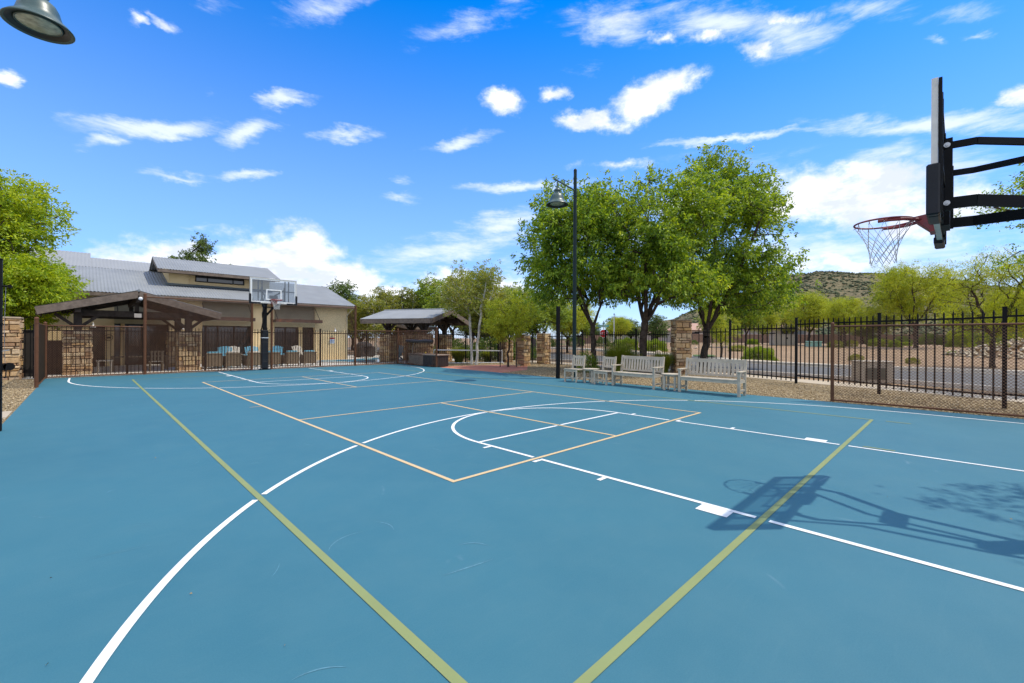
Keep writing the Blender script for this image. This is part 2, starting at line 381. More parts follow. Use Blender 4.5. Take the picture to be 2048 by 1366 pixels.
def tree_parts(seed, trunk_h, cz, rx, cr, ntips, per, llen, lw, spread, trunk_r, lobes=16, lobe_r=.42, lean=(0, 0), forks=1, droop=.5, upright=0.0, ry=None, fork_w=.5, flat=.75, tuft_n=15, skirt=0, extra=()):
    rs = np.random.RandomState(seed); ry = ry or rx
    # lobes inside the envelope
    ld = rs.normal(size=(lobes, 3)); ld /= np.linalg.norm(ld, axis=1, keepdims=True)
    ld[:, 2] = ld[:, 2] * .9 + .05
    lr = rs.uniform(.45, .78, lobes)[:, None]
    LC = ld * lr * np.array([rx, ry, cr]) + np.array([lean[0], lean[1], cz])
    LR = lobe_r * min(rx, cr * 1.2) * rs.uniform(.7, 1.15, lobes)
    if skirt:
        aa = np.arange(skirt) * 6.283 / skirt + seed; sk = np.stack([np.cos(aa) * rx * .66, np.sin(aa) * ry * .66, rs.uniform(-.50, -.28, skirt) * cr], 1) + np.array([lean[0], lean[1], cz])
        LC = np.vstack([LC, sk]); LR = np.append(LR, np.full(skirt, lobe_r * .85 * min(rx, cr)))
    for ex in extra: LC = np.vstack([LC] + [[ex[:3]]] * 3); LR = np.append(LR, [ex[3]] * 3)
    LC = np.vstack([LC, [[lean[0], lean[1], cz]]]); LR = np.append(LR, lobe_r * 1.2 * min(rx, cr))
    k = rs.randint(0, len(LR), ntips)
    d = rs.normal(size=(ntips, 3)); d /= np.linalg.norm(d, axis=1, keepdims=True)
    T = LC[k] + d * (LR[k] * rs.uniform(.35, 1.02, ntips) ** .6)[:, None]
    T = T[T[:, 2] > trunk_h * .85]
    # skeleton
    nodes = [np.array([0, 0, -.15])]; par = [-1]; plen = [0.0]
    nt_ = 6
    wob = rs.normal(size=(nt_, 2)) * .04
    for i in range(1, nt_ + 1):
        f = i / nt_
        nodes.append(np.array([lean[0] * .25 * f + wob[i - 1, 0], lean[1] * .25 * f + wob[i - 1, 1], trunk_h * f])); par.append(len(nodes) - 2)
        plen.append(trunk_h * f * .3)
    top = len(nodes) - 1
    # main limbs
    for j in range(forks):
        a = 2 * math.pi * (j + rs.uniform(-.25, .25)) / max(forks, 1) + seed
        tgt = np.array([math.cos(a) * rx * fork_w + lean[0], math.sin(a) * ry * fork_w + lean[1], cz + cr * rs.uniform(.0, .45)])
        p0 = nodes[top]; prev = top
        for i in range(1, 8):
            f = i / 7; q = p0 * (1 - f) + tgt * f; q = q + np.array([0, 0, math.sin(f * math.pi) * .12 * cr * (-1 if upright < .5 else 0)]) + rs.normal(size=3) * .06
            if upright: q[:2] = p0[:2] * (1 - f ** .6) + tgt[:2] * f ** .6
            nodes.append(q); par.append(prev); plen.append(plen[prev] + float(np.linalg.norm(q - nodes[prev])) * .6); prev = len(nodes) - 1
    order = np.argsort(np.linalg.norm(T - nodes[top], axis=1))
    NA = np.array(nodes); PL = np.array(plen)
    tipidx = []
    for t in T[order]:
        dv = t - NA; dist = np.linalg.norm(dv, axis=1)
        cost = dist + .25 * PL + np.where(dv[:, 2] < -.1, 1.2 * np.abs(dv[:, 2]), 0)
        cost[:max(top - 1, 1)] += 50
        q = int(np.argmin(cost)); p0 = NA[q]; steps = max(2, int(dist[q] / .45)); prev = q; newn = []; newl = []
        for i in range(1, steps + 1):
            f = i / steps; w = p0 * (1 - f) + t * f
            w = w + np.array([0, 0, math.sin(f * math.pi) * dist[q] * .06]) + (rs.normal(size=3) * .018 * dist[q] if i < steps else 0)
            newn.append(w); pl = PL[q] + dist[q] * f
            newl.append(pl); par.append(prev); prev = len(NA) + len(newn) - 1
        NA = np.vstack([NA, newn]); PL = np.append(PL, newl); tipidx.append(prev)
    par = np.array(par); n = len(NA)
    e = 2.35; acc = np.zeros(n); tipset = set(tipidx)
    for i in tipidx: acc[i] += .007 ** e
    for i in range(n - 1, 0, -1):
        if acc[i] == 0: acc[i] = .006 ** e
        acc[par[i]] += acc[i]
    rad = acc ** (1 / e); rad *= trunk_r / rad[1]; rad = np.maximum(rad, .006); rad[0] = rad[1] * 1.35
    idx = np.arange(1, n)
    segs = np.hstack([NA[par[idx]], NA[idx], rad[par[idx]][:, None] * 1.0, rad[idx][:, None]])
    # limit child start radius so twigs do not start as thick as the trunk
    segs[:, 6] = np.minimum(segs[:, 6], segs[:, 7] * 1.45)
    TV, TF = limb_mesh(segs, 7 if trunk_r > .08 else 5)
    # leaves around tips and a bit along twigs
    tp = NA[tipidx]; pp = NA[par[tipidx]]
    m = len(tp); reps = np.maximum(1, (per * rs.uniform(.55, 1.45, m)).astype(int))
    C0 = np.repeat(tp, reps, 0); C1 = np.repeat(pp, reps, 0); tot = len(C0)
    back = np.repeat(rs.uniform(0, .7, tot // tuft_n + 1), tuft_n)[:tot][:, None] ** 1.5
    G = rs.normal(size=(tot, 3)) * spread; G[:, 2] *= flat
    # small sprays: group leaves in little clusters of ~6
    grp = np.repeat(rs.normal(size=(tot // tuft_n + 1, 3)), tuft_n, 0)[:tot] * spread * np.array([1, 1, flat])
    P = C0 * (1 - back) + C1 * back + grp * 1.0 + G * .27
    out = P - np.array([lean[0], lean[1], cz]); out /= np.linalg.norm(out, axis=1, keepdims=True) + 1e-9
    A = out * .6 + rs.normal(size=(tot, 3)) * .6 + np.array([0, 0, -droop])
    LV, LF = leaf_mesh(P, A, llen, lw, rs)
    return TV, TF, LV, LF

def make_tree(name, label, cat, loc, bark, leaf, group=None, rz=0, scale=1.0, **kw):
    t = thing(name, label, cat, loc, rz, group)
    TV, TF, LV, LF = tree_parts(**kw)
    np_mesh('trunk', TV, TF, MT[bark], t); np_mesh('crown', LV, LF, LEAF[leaf], t)
    t.scale = scale if isinstance(scale, tuple) else (scale,) * 3
    return t

def blob(rs, c, r, n=1):
    pass
def rocks(name, pts, sizes, mat, seed=1, squash=.6, parent=None):
    rs = np.random.RandomState(seed)
    base = np.array([(1, 0, 0), (-1, 0, 0), (0, 1, 0), (0, -1, 0), (0, 0, 1), (0, 0, -1)], float)
    fs = np.array([(0, 2, 4), (2, 1, 4), (1, 3, 4), (3, 0, 4), (2, 0, 5), (1, 2, 5), (3, 1, 5), (0, 3, 5)])
    m = len(pts); pts = np.asarray(pts, float); sizes = np.asarray(sizes, float)
    V = base[None] * rs.uniform(.65, 1.2, (m, 6, 1)) + rs.normal(size=(m, 6, 3)) * .12
    a = rs.uniform(0, 6.28, m); ca, sa = np.cos(a)[:, None], np.sin(a)[:, None]
    X = V[:, :, 0] * ca - V[:, :, 1] * sa; Y = V[:, :, 0] * sa + V[:, :, 1] * ca
    V = np.stack([X, Y, V[:, :, 2] * squash], 2) * sizes[:, None, None] + pts[:, None, :]
    F = (fs[None] + (np.arange(m) * 6)[:, None, None]).reshape(-1, 3)
    return np_mesh(name, V.reshape(-1, 3), F, MT[mat], parent)

# ------------------------------------------------------------------ terrain
def sstep(a, b, x):
    t = min(1, max(0, (x - a) / (b - a))); return t * t * (3 - 2 * t)
def zt(x, y): return -.03 + .85 * sstep(27, 68, x) * (1 - sstep(34, 60, y))

xs = np.unique(np.concatenate([np.linspace(-1500, -120, 8), np.linspace(-100, 20, 7), np.linspace(22, 90, 35), np.linspace(100, 1800, 10)]))
ys = np.unique(np.concatenate([np.linspace(-1500, -120, 8), np.linspace(-100, 80, 46), np.linspace(95, 1800, 10)]))
gm = MB(); gv = [(x, y, zt(x, y)) for y in ys for x in xs]; nx = len(xs)
gm.add(gv, [(j * nx + i, j * nx + i + 1, (j + 1) * nx + i + 1, (j + 1) * nx + i) for j in range(len(ys) - 1) for i in range(nx - 1)], True)
tag(gm.build('ground', 'granite'), kind='structure')

WALK_IN = [(12.4, -30), (12.9, -9), (13.45, -4.7), (14.13, -2.96), (14.75, -.7), (15.35, .9), (15.9, 2.5), (16.6, 6), (16.95, 10), (17.1, 14), (17.3, 22), (18.2, 40)]
WALK_OUT = [(14.1, -30), (14.5, -9), (15.0, -4.9), (15.8, -2.95), (16.35, -.5), (16.75, .9), (17.2, 2.5), (17.9, 6), (18.25, 10), (18.4, 14), (18.6, 22), (19.5, 40)]
ROAD_N = [(15.6, -40), (16.0, -12), (16.6, -5.1), (17.3, -2.7), (17.8, -.2), (18.3, 2.9), (19.2, 7.9), (19.4, 12.9), (19.5, 18), (19.8, 30), (21, 60)]
ROAD_F = [(27, -40), (27.2, -14), (27.2, -5.7), (26.6, -2.4), (26.2, 1.1), (27.3, 5.5), (29.6, 9.5), (34, 15.6), (39, 27), (41, 40), (42, 60)]
m = MB(); m.sheet([(-30, -32), (12.4, -30)] + [(a, b) for a, b in WALK_IN[1:10]] + [(17.1, 18.6), (-30, 18.6)], -.012)
tag(m.build('gravel_bed', 'gravel'), kind='structure')
m = MB(); m.sheet([(-40, 18.65), (13.4, 18.65), (15.95, 20.10), (15.84, 28.59), (11, 38), (-40, 38)], -.008)
tag(m.build('pool_deck', 'deckc'), kind='structure')
m = MB(); m.sheet(WALK_IN[:12] + WALK_OUT[::-1], -.004); tag(m.build('sidewalk', 'concrete'), kind='structure')
m = MB(); m.sheet(ROAD_N + ROAD_F[::-1], -.018); tag(m.build('road', 'asphalt'), kind='structure')
def strip(name, line, w, z0, z1, mat, off=0):
    m = MB(); pts = [Vector((x, y, 0)) for x, y in line]; vs = []
    for i, p in enumerate(pts):
        d = (pts[min(i + 1, len(pts) - 1)] - pts[max(0, i - 1)]).normalized(); nrm = Vector((d.y, -d.x, 0))
        for o, z in ((off, z0), (off + w, z0), (off + w, z1), (off, z1)): q = p + nrm * o; vs.append((q.x, q.y, z + max(0, zt(q.x, q.y) + .03)))
    fs = []
    for i in range(len(pts) - 1):
        a = i * 4; b = a + 4
        fs += [(a, a + 1, b + 1, b), (a + 1, a + 2, b + 2, b + 1), (a + 2, a + 3, b + 3, b + 2), (a + 3, a, b, b + 3)]
    m.add(vs, fs); return tag(m.build(name, mat), kind='structure')
strip('kerb', ROAD_F, .16, -.03, .13, 'curb', 0)
strip('gutter', ROAD_F, .45, -.03, -.006, 'gutter', -.45)
strip('kerb', ROAD_N, .16, -.03, .12, 'curb', -.16)
strip('gutter', ROAD_N, .4, -.03, -.006, 'gutter', 0)
strip('sidewalk', [(x + .02, y) for x, y in ROAD_F], 1.3, -.03, .05, 'concrete', 1.2)
m = MB(); m.sheet([(34.74, 32.50), (41.98, 22.63), (103.86, 60.04), (82.72, 80.69)], .01)
tag(m.build('lawn', 'fieldgrass'), kind='structure')
m = MB(); m.sheet([(30.25, 10.33), (31.98, 9.33), (35.30, 10.98), (34.09, 12.16)], .17); tag(m.build('lawn', 'fieldgrass'), kind='structure')
m = MB(); m.box(-30, -3.72, 8.35, 9.3, -.05, .004); tag(m.build('concrete_path', 'concrete'), kind='structure')
m = MB(); m.sheet([(9.98, 10.0), (9.98, 14.6), (10.8, 15.0), (13.6, 14.3), (14.3, 12.6), (12.2, 10.6)], -.006)
tag(m.build('red_court_surface', 'redpad'), kind='structure')

# ------------------------------------------------------------------ the court
CX0, CX1, CY0, CY1 = -3.69, 9.97, -5.05, 18.28
m = MB(); m.box(CX0, CX1, CY0, CY1, -.06, 0); tag(m.build('court_surface', 'court'), kind='structure')
GW = .052
vb = (-1.56, 7.70, -2.495, 15.97); pk = (0.0, 6.096, 0.0, 13.411)
def rect_lines(m, x0, x1, y0, y1, w, z):
    m.sheet([(x0 - w / 2, y0 - w / 2), (x1 + w / 2, y0 - w / 2), (x1 + w / 2, y0 + w / 2), (x0 - w / 2, y0 + w / 2)], z)
    m.sheet([(x0 - w / 2, y1 - w / 2), (x1 + w / 2, y1 - w / 2), (x1 + w / 2, y1 + w / 2), (x0 - w / 2, y1 + w / 2)], z)
    for x in (x0, x1): m.sheet([(x - w / 2, y0 + w / 2), (x + w / 2, y0 + w / 2), (x + w / 2, y1 - w / 2), (x - w / 2, y1 - w / 2)], z)
m = MB(); rect_lines(m, *vb, GW, .004)
for x in (2.2, 3.95):   # short service ticks beyond the end line
    pass
for (x, y) in ((5.0, -2.86), (7.7, -2.86), (5.0, 16.35)): m.sheet([(x - .02, y - .17), (x + .02, y - .17), (x + .02, y + .17), (x - .02, y + .17)], .004)
tag(m.build('volleyball_lines', 'green_line'), kind='structure')
m = MB(); w = .05; rect_lines(m, *pk, w, .004)
for y in (4.572, 8.839): m.sheet([(w / 2, y - w / 2), (6.096 - w / 2, y - w / 2), (6.096 - w / 2, y + w / 2), (w / 2, y + w / 2)], .004)
for y0, y1 in ((w / 2, 4.572 - w / 2), (8.839 + w / 2, 13.411 - w / 2)): m.sheet([(3.048 - w / 2, y0), (3.048 + w / 2, y0), (3.048 + w / 2, y1), (3.048 - w / 2, y1)], .004)
m.sheet([(-.25, 6.69), (-.04, 6.69), (-.04, 6.72), (-.25, 6.72)], .004)
tag(m.build('pickleball_lines', 'orange_line'), kind='structure')

def near_seg(x, y, half, gap):
    """True when (x, y) lies where a coloured line (or its margin) crosses"""
    g = GW / 2 + gap
    for X in vb[:2]:
        if abs(x - X) < g and vb[2] - g < y < vb[3] + g: return True
    for Y in vb[2:]:
        if abs(y - Y) < g and vb[0] - g < x < vb[1] + g: return True
    g = .025 + .02
    for X in pk[:2]:
        if abs(x - X) < g and pk[2] - g < y < pk[3] + g: return True
    for Y in pk[2:] + (4.572, 8.839):
        if abs(y - Y) < g and pk[0] - g < x < pk[1] + g: return True
    if abs(x - 3.048) < g and (0 < y < 4.572 or 8.839 < y < 13.41): return True
    return False
def paint(m, pts, w, z=.004, gap=.016):
    """a painted stroke along pts, broken where a coloured line crosses it"""
    P = []
    for a, b in zip(pts[:-1], pts[1:]):
        n = max(1, int(math.hypot(b[0] - a[0], b[1] - a[1]) / .02))
        P += [(a[0] + (b[0] - a[0]) * i / n, a[1] + (b[1] - a[1]) * i / n) for i in range(n)]
    P.append(pts[-1]); run = []
    def flush():
        if len(run) > 1:
            idx = list(range(0, len(run), 4)); idx = idx if idx[-1] == len(run) - 1 else idx + [len(run) - 1]
            vs = []
            for i in idx:
                a = run[max(0, i - 1)]; b = run[min(len(run) - 1, i + 1)]
                d = Vector((b[0] - a[0], b[1] - a[1])).normalized()
                vs += [(run[i][0] - d.y * w / 2, run[i][1] + d.x * w / 2, z), (run[i][0] + d.y * w / 2, run[i][1] - d.x * w / 2, z)]
            m.add(vs, [(2 * i, 2 * i + 1, 2 * i + 3, 2 * i + 2) for i in range(len(idx) - 1)])
    for p in P:
        if near_seg(p[0], p[1], w, gap): flush(); run = []
        else: run.append(p)
    flush()
KX = 3.075
m = MB()
for side in (1, -1):
    Yc = lambda y: y if side == 1 else 13.43 - y
    ft = 1.12; base = -4.56; lw = .052
    paint(m, [(KX - 1.81, Yc(ft)), (KX - 1.81, Yc(base + .03))], lw); paint(m, [(KX + 1.81, Yc(ft)), (KX + 1.81, Yc(base + .03))], lw)
    paint(m, [(KX - 1.78, Yc(ft)), (KX + 1.78, Yc(ft))], lw)
    paint(m, [(KX + 1.81 * math.cos(t), Yc(ft + 1.81 * math.sin(t))) for t in np.linspace(0.0, math.pi, 60)], lw)
    R3 = 6.17; cy = -3.21
    arc = [(KX + R3, base + .03), (KX + R3, cy)] + [(KX + R3 * math.cos(t), cy + R3 * math.sin(t)) for t in np.linspace(.01, math.pi - .01, 160)] + [(KX - R3, cy), (KX - R3, base + .03)]
    if side == -1: arc = [(x, max(-4.75, y)) for x, y in arc]
    paint(m, [(x, Yc(y)) for x, y in arc], lw)
    if side == 1: paint(m, [(KX - 6.4, Yc(base)), (KX + 6.4, Yc(base))], lw)
    for s in (-1, 1):
        x0 = KX + s * 1.84; x1 = KX + s * 1.96
        for y in (.83, -.08, -1.0):
            ys_ = sorted((Yc(y - .025), Yc(y + .025))); m.sheet([(min(x0, x1), ys_[0]), (max(x0, x1), ys_[0]), (max(x0, x1), ys_[1]), (min(x0, x1), ys_[1])], .004)
        ys_ = sorted((Yc(-2.28), Yc(-2.02))); m.sheet([(min(x0, x1 + s * .03), ys_[0]), (max(x0, x1 + s * .03), ys_[0]), (max(x0, x1 + s * .03), ys_[1]), (min(x0, x1 + s * .03), ys_[1])], .004)
tag(m.build('basketball_lines', 'white_line'), kind='structure')

m = MB(); rq = random.Random(12)
for k in range(46):
    x = rq.uniform(-3.2, 8.5); y = rq.uniform(-4.6, 9) if k > 18 else rq.uniform(-3, 2.5); a = rq.uniform(0, 6.28); ln_ = rq.uniform(.08, .42); cv = rq.uniform(-1.6, 1.6); w_ = rq.uniform(.002, .0065); n_ = 10; vs = []
    for i in range(n_):
        f = i / (n_ - 1); aa = a + cv * f; ww = w_ * math.sin(math.pi * (.06 + .9 * f)) ; vs += [(x - math.sin(aa) * ww, y + math.cos(aa) * ww, .0015), (x + math.sin(aa) * ww, y - math.cos(aa) * ww, .0015)]
        x += math.cos(aa) * ln_ / n_; y += math.sin(aa) * ln_ / n_
    m.add(vs, [(2 * i, 2 * i + 1, 2 * i + 3, 2 * i + 2) for i in range(n_ - 1)])
tag(m.build('scuff_marks', simple('chalky shoe scuffs', (.085, .215, .28), .7, var=.25, nscale=40)), kind='structure')
# ------------------------------------------------------------------ basketball hoops
def make_hoop(label, loc, rz, rim, board_label=None):
    t = thing('basketball_hoop', label, 'basketball hoop', loc, rz)
    # local frame: board face at y=0 looking +y, pole behind at y=-1.3
    bb = rim - .15; bt = bb + 1.07; hw = .915
    m = MB(); m.box(-.075, .075, -1.42, -1.27, 0, 3.0); m.box(-.2, .2, -1.55, -1.15, 0, .03); pole = m.build('pole', 'black', t, .008)
    m = MB(); m.box(-.125, .125, -1.475, -1.215, .05, 1.78)
    for z in (.35, .42, .75, 1.2, 1.25): m.box(-.13, .13, -1.48, -1.21, z, z + .03)
    pad = m.build('pole_pad', 'blackpad', t, .02)
    m = MB(); m.box(-.13, .13, -1.483, -1.205, 1.42, 1.45); m.build('strap', 'pvc', pad)
    m = MB()   # aluminium perimeter
    m.box(-hw, -hw + .04, -.04, 0, bb, bt); m.box(hw - .04, hw, -.04, 0, bb, bt)
    m.box(-hw + .04, hw - .04, -.04, 0, bt - .04, bt); m.box(-hw + .04, hw - .04, -.04, 0, bb, bb + .04)
    fr = m.build('backboard_frame', 'silver', t)
    m = MB()
    for x in (-hw + .32, -.45, .45, hw - .32, -hw + .012, hw - .012): m.box(x - .02, x + .02, -.064, -.042, bb + .01, bt - .01)
    for z in (bb + .05, bb + .54, bt - .05): m.box(-hw, hw, -.060, -.045, z - .022, z + .022)
    m.build('rear_brace', 'black', fr)
    m = MB(); m.box(-hw + .04, hw - .04, -.026, -.012, bb + .04, bt - .04); gl = m.build('glass_panel', MT['boardglass'], t)
    m = MB(); e = .0015
    def ring(x0, x1, z0, z1, w):
        m.box(x0, x1, -.0115, -.009, z0, z0 + w); m.box(x0, x1, -.0115, -.009, z1 - w, z1)
        m.box(x0, x0 + w, -.0115, -.009, z0 + w, z1 - w); m.box(x1 - w, x1, -.0115, -.009, z0 + w, z1 - w)
    ring(-.305, .305, rim, rim + .457, .05); ring(-hw + .042, hw - .042, bb + .042, bt - .042, .045)
    m.build('target_square', 'whitemetal', gl)
    # edge padding: wraps the lower corners and the bottom edge
    m = MB()
    for s in (-1, 1):
        m = MB(); x0, x1 = sorted((s * (hw - .05), s * (hw + .028))); m.box(x0, x1, -.055, .028, bb - .03, bb + .38)
        x0, x1 = sorted((s * (hw - .40), s * (hw - .052))); m.box(x0, x1, -.053, .026, bb - .031, bb + .04)
        m.build('edge_pad', 'blackpad', t, .012)
    m = MB(); m.box(-.16, .16, -.1, -.045, bb + .02, bb + .35); m.build('mounting_plate', 'black', t)
    # rim, plate, net
    m = MB(); cy = .15 + .228
    m.tube([(math.cos(a) * .2325, cy + math.sin(a) * .2325, rim) for a in np.linspace(0, 2 * math.pi, 49)], .009, 8)
    for s in (-1, 1):   # reinforcement straps that sweep back to the plate
        m.tube([(s * .20, cy + .02, rim - .018), (s * .212, cy - .07, rim - .020), (s * .175, cy - .17, rim - .022), (s * .085, cy - .24, rim - .024), (s * .05, .06, rim - .03)], .016, 6)
    m.add([(-.10, .035, rim + .012), (.10, .035, rim + .012), (.055, .15, rim + .006), (-.055, .15, rim + .006), (-.10, .035, rim - .14), (.10, .035, rim - .14), (.05, .13, rim - .05), (-.05, .13, rim - .05)],
          [(0, 1, 2, 3), (7, 6, 5, 4), (0, 4, 5, 1), (1, 5, 6, 2), (2, 6, 7, 3), (3, 7, 4, 0)])
    m.box(-.11, .11, .0, .035, rim - .16, rim + .03)
    for i in range(12):
        a = 2 * math.pi * i / 12 + .13; c, s = math.cos(a), math.sin(a)
        m.tube([(c * .228, cy + s * .228, rim - .006), (c * .222, cy + s * .222, rim - .03), (c * .238, cy + s * .238, rim - .034)], .0035, 4)
    m.build('rim', 'red', t)
    m = MB(); lev = [(.229, -.02), (.165, -.14), (.135, -.20), (.118, -.26), (.108, -.31), (.104, -.36), (.106, -.41)]
    nn = 12; sag = [0, .01, -.008, .006, 0, .008, -.01, .004, .01, -.006, .002, .007]
    def np_(l, i):
        rr, zz = lev[l]; a = 2 * math.pi * (i + (.5 if l % 2 else 0)) / nn + .13
        return (math.cos(a) * rr, cy + math.sin(a) * rr, rim + zz + sag[i % 12] * (l / 5))
    for l in range(len(lev) - 1):
        for i in range(nn):
            for j in ((i, i - 1) if l % 2 == 0 else (i, i + 1)):
                m.tube([np_(l, i), np_(l + 1, j % nn)], .0030 if l else .0022, 4)
    m.build('net', 'net', t)
    # parallelogram arms
    for s in (-1, 1):
        for zb, zp, h in ((rim + .50, 2.98, .055), (rim + .0, 2.50, .095)):
            a = Vector((s * .45, -.06, zb)); d = Vector((s * .105, -1.34, zp))
            pts = [a, a + Vector((0, -.20, (zp - zb) * .12 + .01)), Vector((s * .17, -.68, a.z + (d.z - a.z) * .55 + .03)), d, d + (d - a) * .2]
            m = MB()
            for p, q in zip(pts[:-1], pts[1:]): m.beam(p, q + (q - p).normalized() * .004, .028, h)
            arm = m.build('support_arm', 'black', t)
            b = MB(); b.cyl((s * .476, -.085, zb), (s * .452, -.085, zb), .022, n=10); b.cyl((s * .486, -.085, zb), (s * .476, -.085, zb), .012, n=6); b.build('bolt', 'galv', arm)
        x0, x1 = sorted((s * .43, s * .445)); 
        m = MB(); m.box(x0 - .02, x1 + .02, -.12, -.075, rim - .06, rim + .56); m.build('arm_bracket', 'black', t)
    zc = rim + (2.5 - rim) * .55 + .03
    m = MB(); m.box(-.155, .155, -.76, -.60, zc - .02, zc + .02); m.build('cross_plate', 'black', t)
    m = MB(); m.box(-.03, .03, -1.62, -1.56, 1.9, 2.35); m.cyl((0, -1.43, 2.45), (0, -1.9, 1.75), .022, n=8); m.tube([(0, -1.9, 1.75), (.14, -1.93, 1.70), (.14, -1.96, 1.62)], .012, 6); m.build('height_crank', 'black', t)
    return t
MT['boardglass'] = glass_mat('clear board glass', (.72, .76, .79), .10)
make_hoop('basketball hoop overhead with glass board seen edge on, red rim and white net', (KX, -3.452, 0), 0, 2.66)
make_hoop('basketball hoop facing the court in front of the clubhouse, clear backboard on padded black pole', (KX, 16.93, 0), math.pi, 3.05)

# ------------------------------------------------------------------ volleyball net posts
def net_post(label, x, s, winch):
    t = thing('net_post', label, 'net post', (x, 6.73, 0), 0, 'volleyball net posts')
    m = MB(); m.box(-.055, .055, -.055, .055, 0, 2.64); m.box(-.06, .06, -.06, .06, 2.64, 2.66)
    for z in (.5, .9, 1.3, 1.66): m.cyl((-.07, -.062, z), (.07, -.062, z), .009, n=6)
    m.build('post', 'black', t, .004)
    if winch:
        m = MB(); m.cyl((.09, -.02, .98), (.09, .04, .98), .055, n=14); m.cyl((.13, -.03, .99), (.13, -.008, .99), .062, n=14); m.box(.03, .1, -.03, .05, .93, 1.03)
        m.beam((.105, -.06, 1.0), (.098, -.075, .82), .02, .012); m.cyl((.09, -.11, .83), (.10, -.06, .83), .013, n=8); m.build('winch', 'black', t)
        m = MB(); m.cyl((.05, 0, 2.24), (.135, 0, 2.24), .014, n=8); m.cyl((.13, -.02, 2.24), (.13, .02, 2.24), .026, n=10); m.build('pulley', 'black', t)
        m = MB(); m.tube([(.09, 0, 2.22), (.075, 0, 1.6), (.085, 0, 1.04)], .003, 4); m.cyl((.055, 0, 1.23), (.13, 0, 1.25), .008, n=6); m.build('cable', 'galv', t)
    return t
net_post('black square net post with a winch, beside the gravel at the left court edge', -3.683, 1, True)
net_post('plain black square net post standing next to the green lamp post and the chairs', 9.78, -1, False)

# ------------------------------------------------------------------ lamp posts
def lamp_post(label, x, y, s, hx=1.02):
    t = thing('lamp_post', label, 'lamp post', (x, y, 0), 0 if s > 0 else math.pi, 'court lamp posts')   # arm points to -x locally
    m = MB(); m.cyl((0, 0, 0), (0, 0, 6.7), .078, .062, n=16); m.cyl((0, 0, 6.7), (0, 0, 7.64), .062, .060, n=16)
    m.cyl((0, 0, 6.66), (0, 0, 6.74), .072, n=16); m.cyl((0, 0, 7.62), (0, 0, 7.68), .068, .05, n=16); m.cyl((0, 0, 7.68), (0, 0, 7.71), .015, n=8)
    m.cyl((0, 0, 0), (0, 0, .05), .19, n=20); m.cyl((0, 0, .05), (0, 0, .35), .11, .085, n=16)
    m.build('pole', 'greenpole', t)
    m = MB(); m.cyl((0, 0, 6.9), (-hx - .12, 0, 7.02), .028, n=10); m.tube([(-.06, 0, 7.5), (-.10, 0, 7.32), (-.2, 0, 7.17), (-.38, 0, 7.10), (-.62, 0, 7.12), (-.70, 0, 7.14)], .012, 6); m.cyl((-.62, 0, 6.96), (-.62, 0, 7.12), .016, n=6)
    m.cyl((-hx - .12, 0, 7.02), (-hx - .15, 0, 7.025), .038, n=10)
    arm = m.build('arm', 'lampgreen', t)
    m = MB(); m.cyl((0, 0, .62), (0, 0, .98), .03, .026, n=10)
    prof = [(.03, .76), (.06, .75), (.10, .72), (.115, .68), (.115, .655), (.10, .65), (.10, .58), (.14, .565), (.19, .52), (.225, .45), (.245, .37), (.26, .32), (.30, .27), (.345, .235), (.39, .185), (.395, .17), (.38, .165), (.30, .215), (.24, .25)]
    m.lathe(prof, n=40); sh = m.build('lamp_shade', 'lampgreen', t); sh.location = (-hx, 0, 5.98)
    m = MB(); m.lathe([(.381, .166), (.33, .195), (.27, .22), (.262, .235), (.25, .3)], n=40); k = m.build('shade_inside', 'lampin', sh)
    m = MB(); m.lathe([(.262, .225), (.262, .205), (.245, .200), (.245, .225)], n=40); m.build('lens_ring', 'stonecap' if False else 'lampgreen', sh)
    m = MB(); m.lathe([(.0, .185), (.12, .19), (.2, .2), (.245, .212)], n=36); m.build('lens', MT['lens'], sh)
    m = MB(); m.lathe([(.0, .31), (.1, .3), (.2, .26), (.24, .225)], n=24); m.cyl((0, -.05, .25), (0, .08, .25), .03, n=10); m.build('reflector', 'silver', sh)
    return t
MT['lens'] = simple('frosted prismatic lens', (.46, .46, .36), .12, var=.35, nscale=14, spec=.8, bump=.4, bscale=30)
lamp_post('tall dark green lamp post behind the row of chairs, bell shaped shade', 10.12, 6.24, 1)
lamp_post('green bell lamp overhanging the court from the top left corner of the photo', -4.27, 6.15, -1, 1.04)

# ------------------------------------------------------------------ chain link fences
def chainlink(m, p0, p1, z0, z1, pitch=.062, r=.0036):
    p0 = Vector(p0).to_3d(); p1 = Vector(p1).to_3d(); Lh = (p1 - p0).length; d = (p1 - p0) / Lh; H = z1 - z0; nrm = Vector((d.y, -d.x, 0))
    def P(u, v): return p0 + d * u + Vector((0, 0, z0 + v))
    segs = []
    c = -H
    while c < Lh:
        u0, v0 = (c, 0) if c >= 0 else (0, -c); u1 = min(Lh, c + H); v1 = u1 - c
        if u1 - u0 > .01: segs.append((u0, v0, u1, v1)); segs.append((Lh - u0, v0, Lh - u1, v1))
        c += pitch
    for k, (u0, v0, u1, v1) in enumerate(segs):
        a = P(u0, v0); b = P(u1, v1); dd = (b - a).normalized(); o = nrm * (r * 1.1 * (1 if k % 2 else -1)); q = dd.cross(nrm)
        vs = [p + o + nrm * (r * math.cos(t)) + q * (r * math.sin(t)) for p in (a, b) for t in (0, 2.094, 4.189)]
        m.add(vs, [(0, 1, 4, 3), (1, 2, 5, 4), (2, 0, 3, 5)])
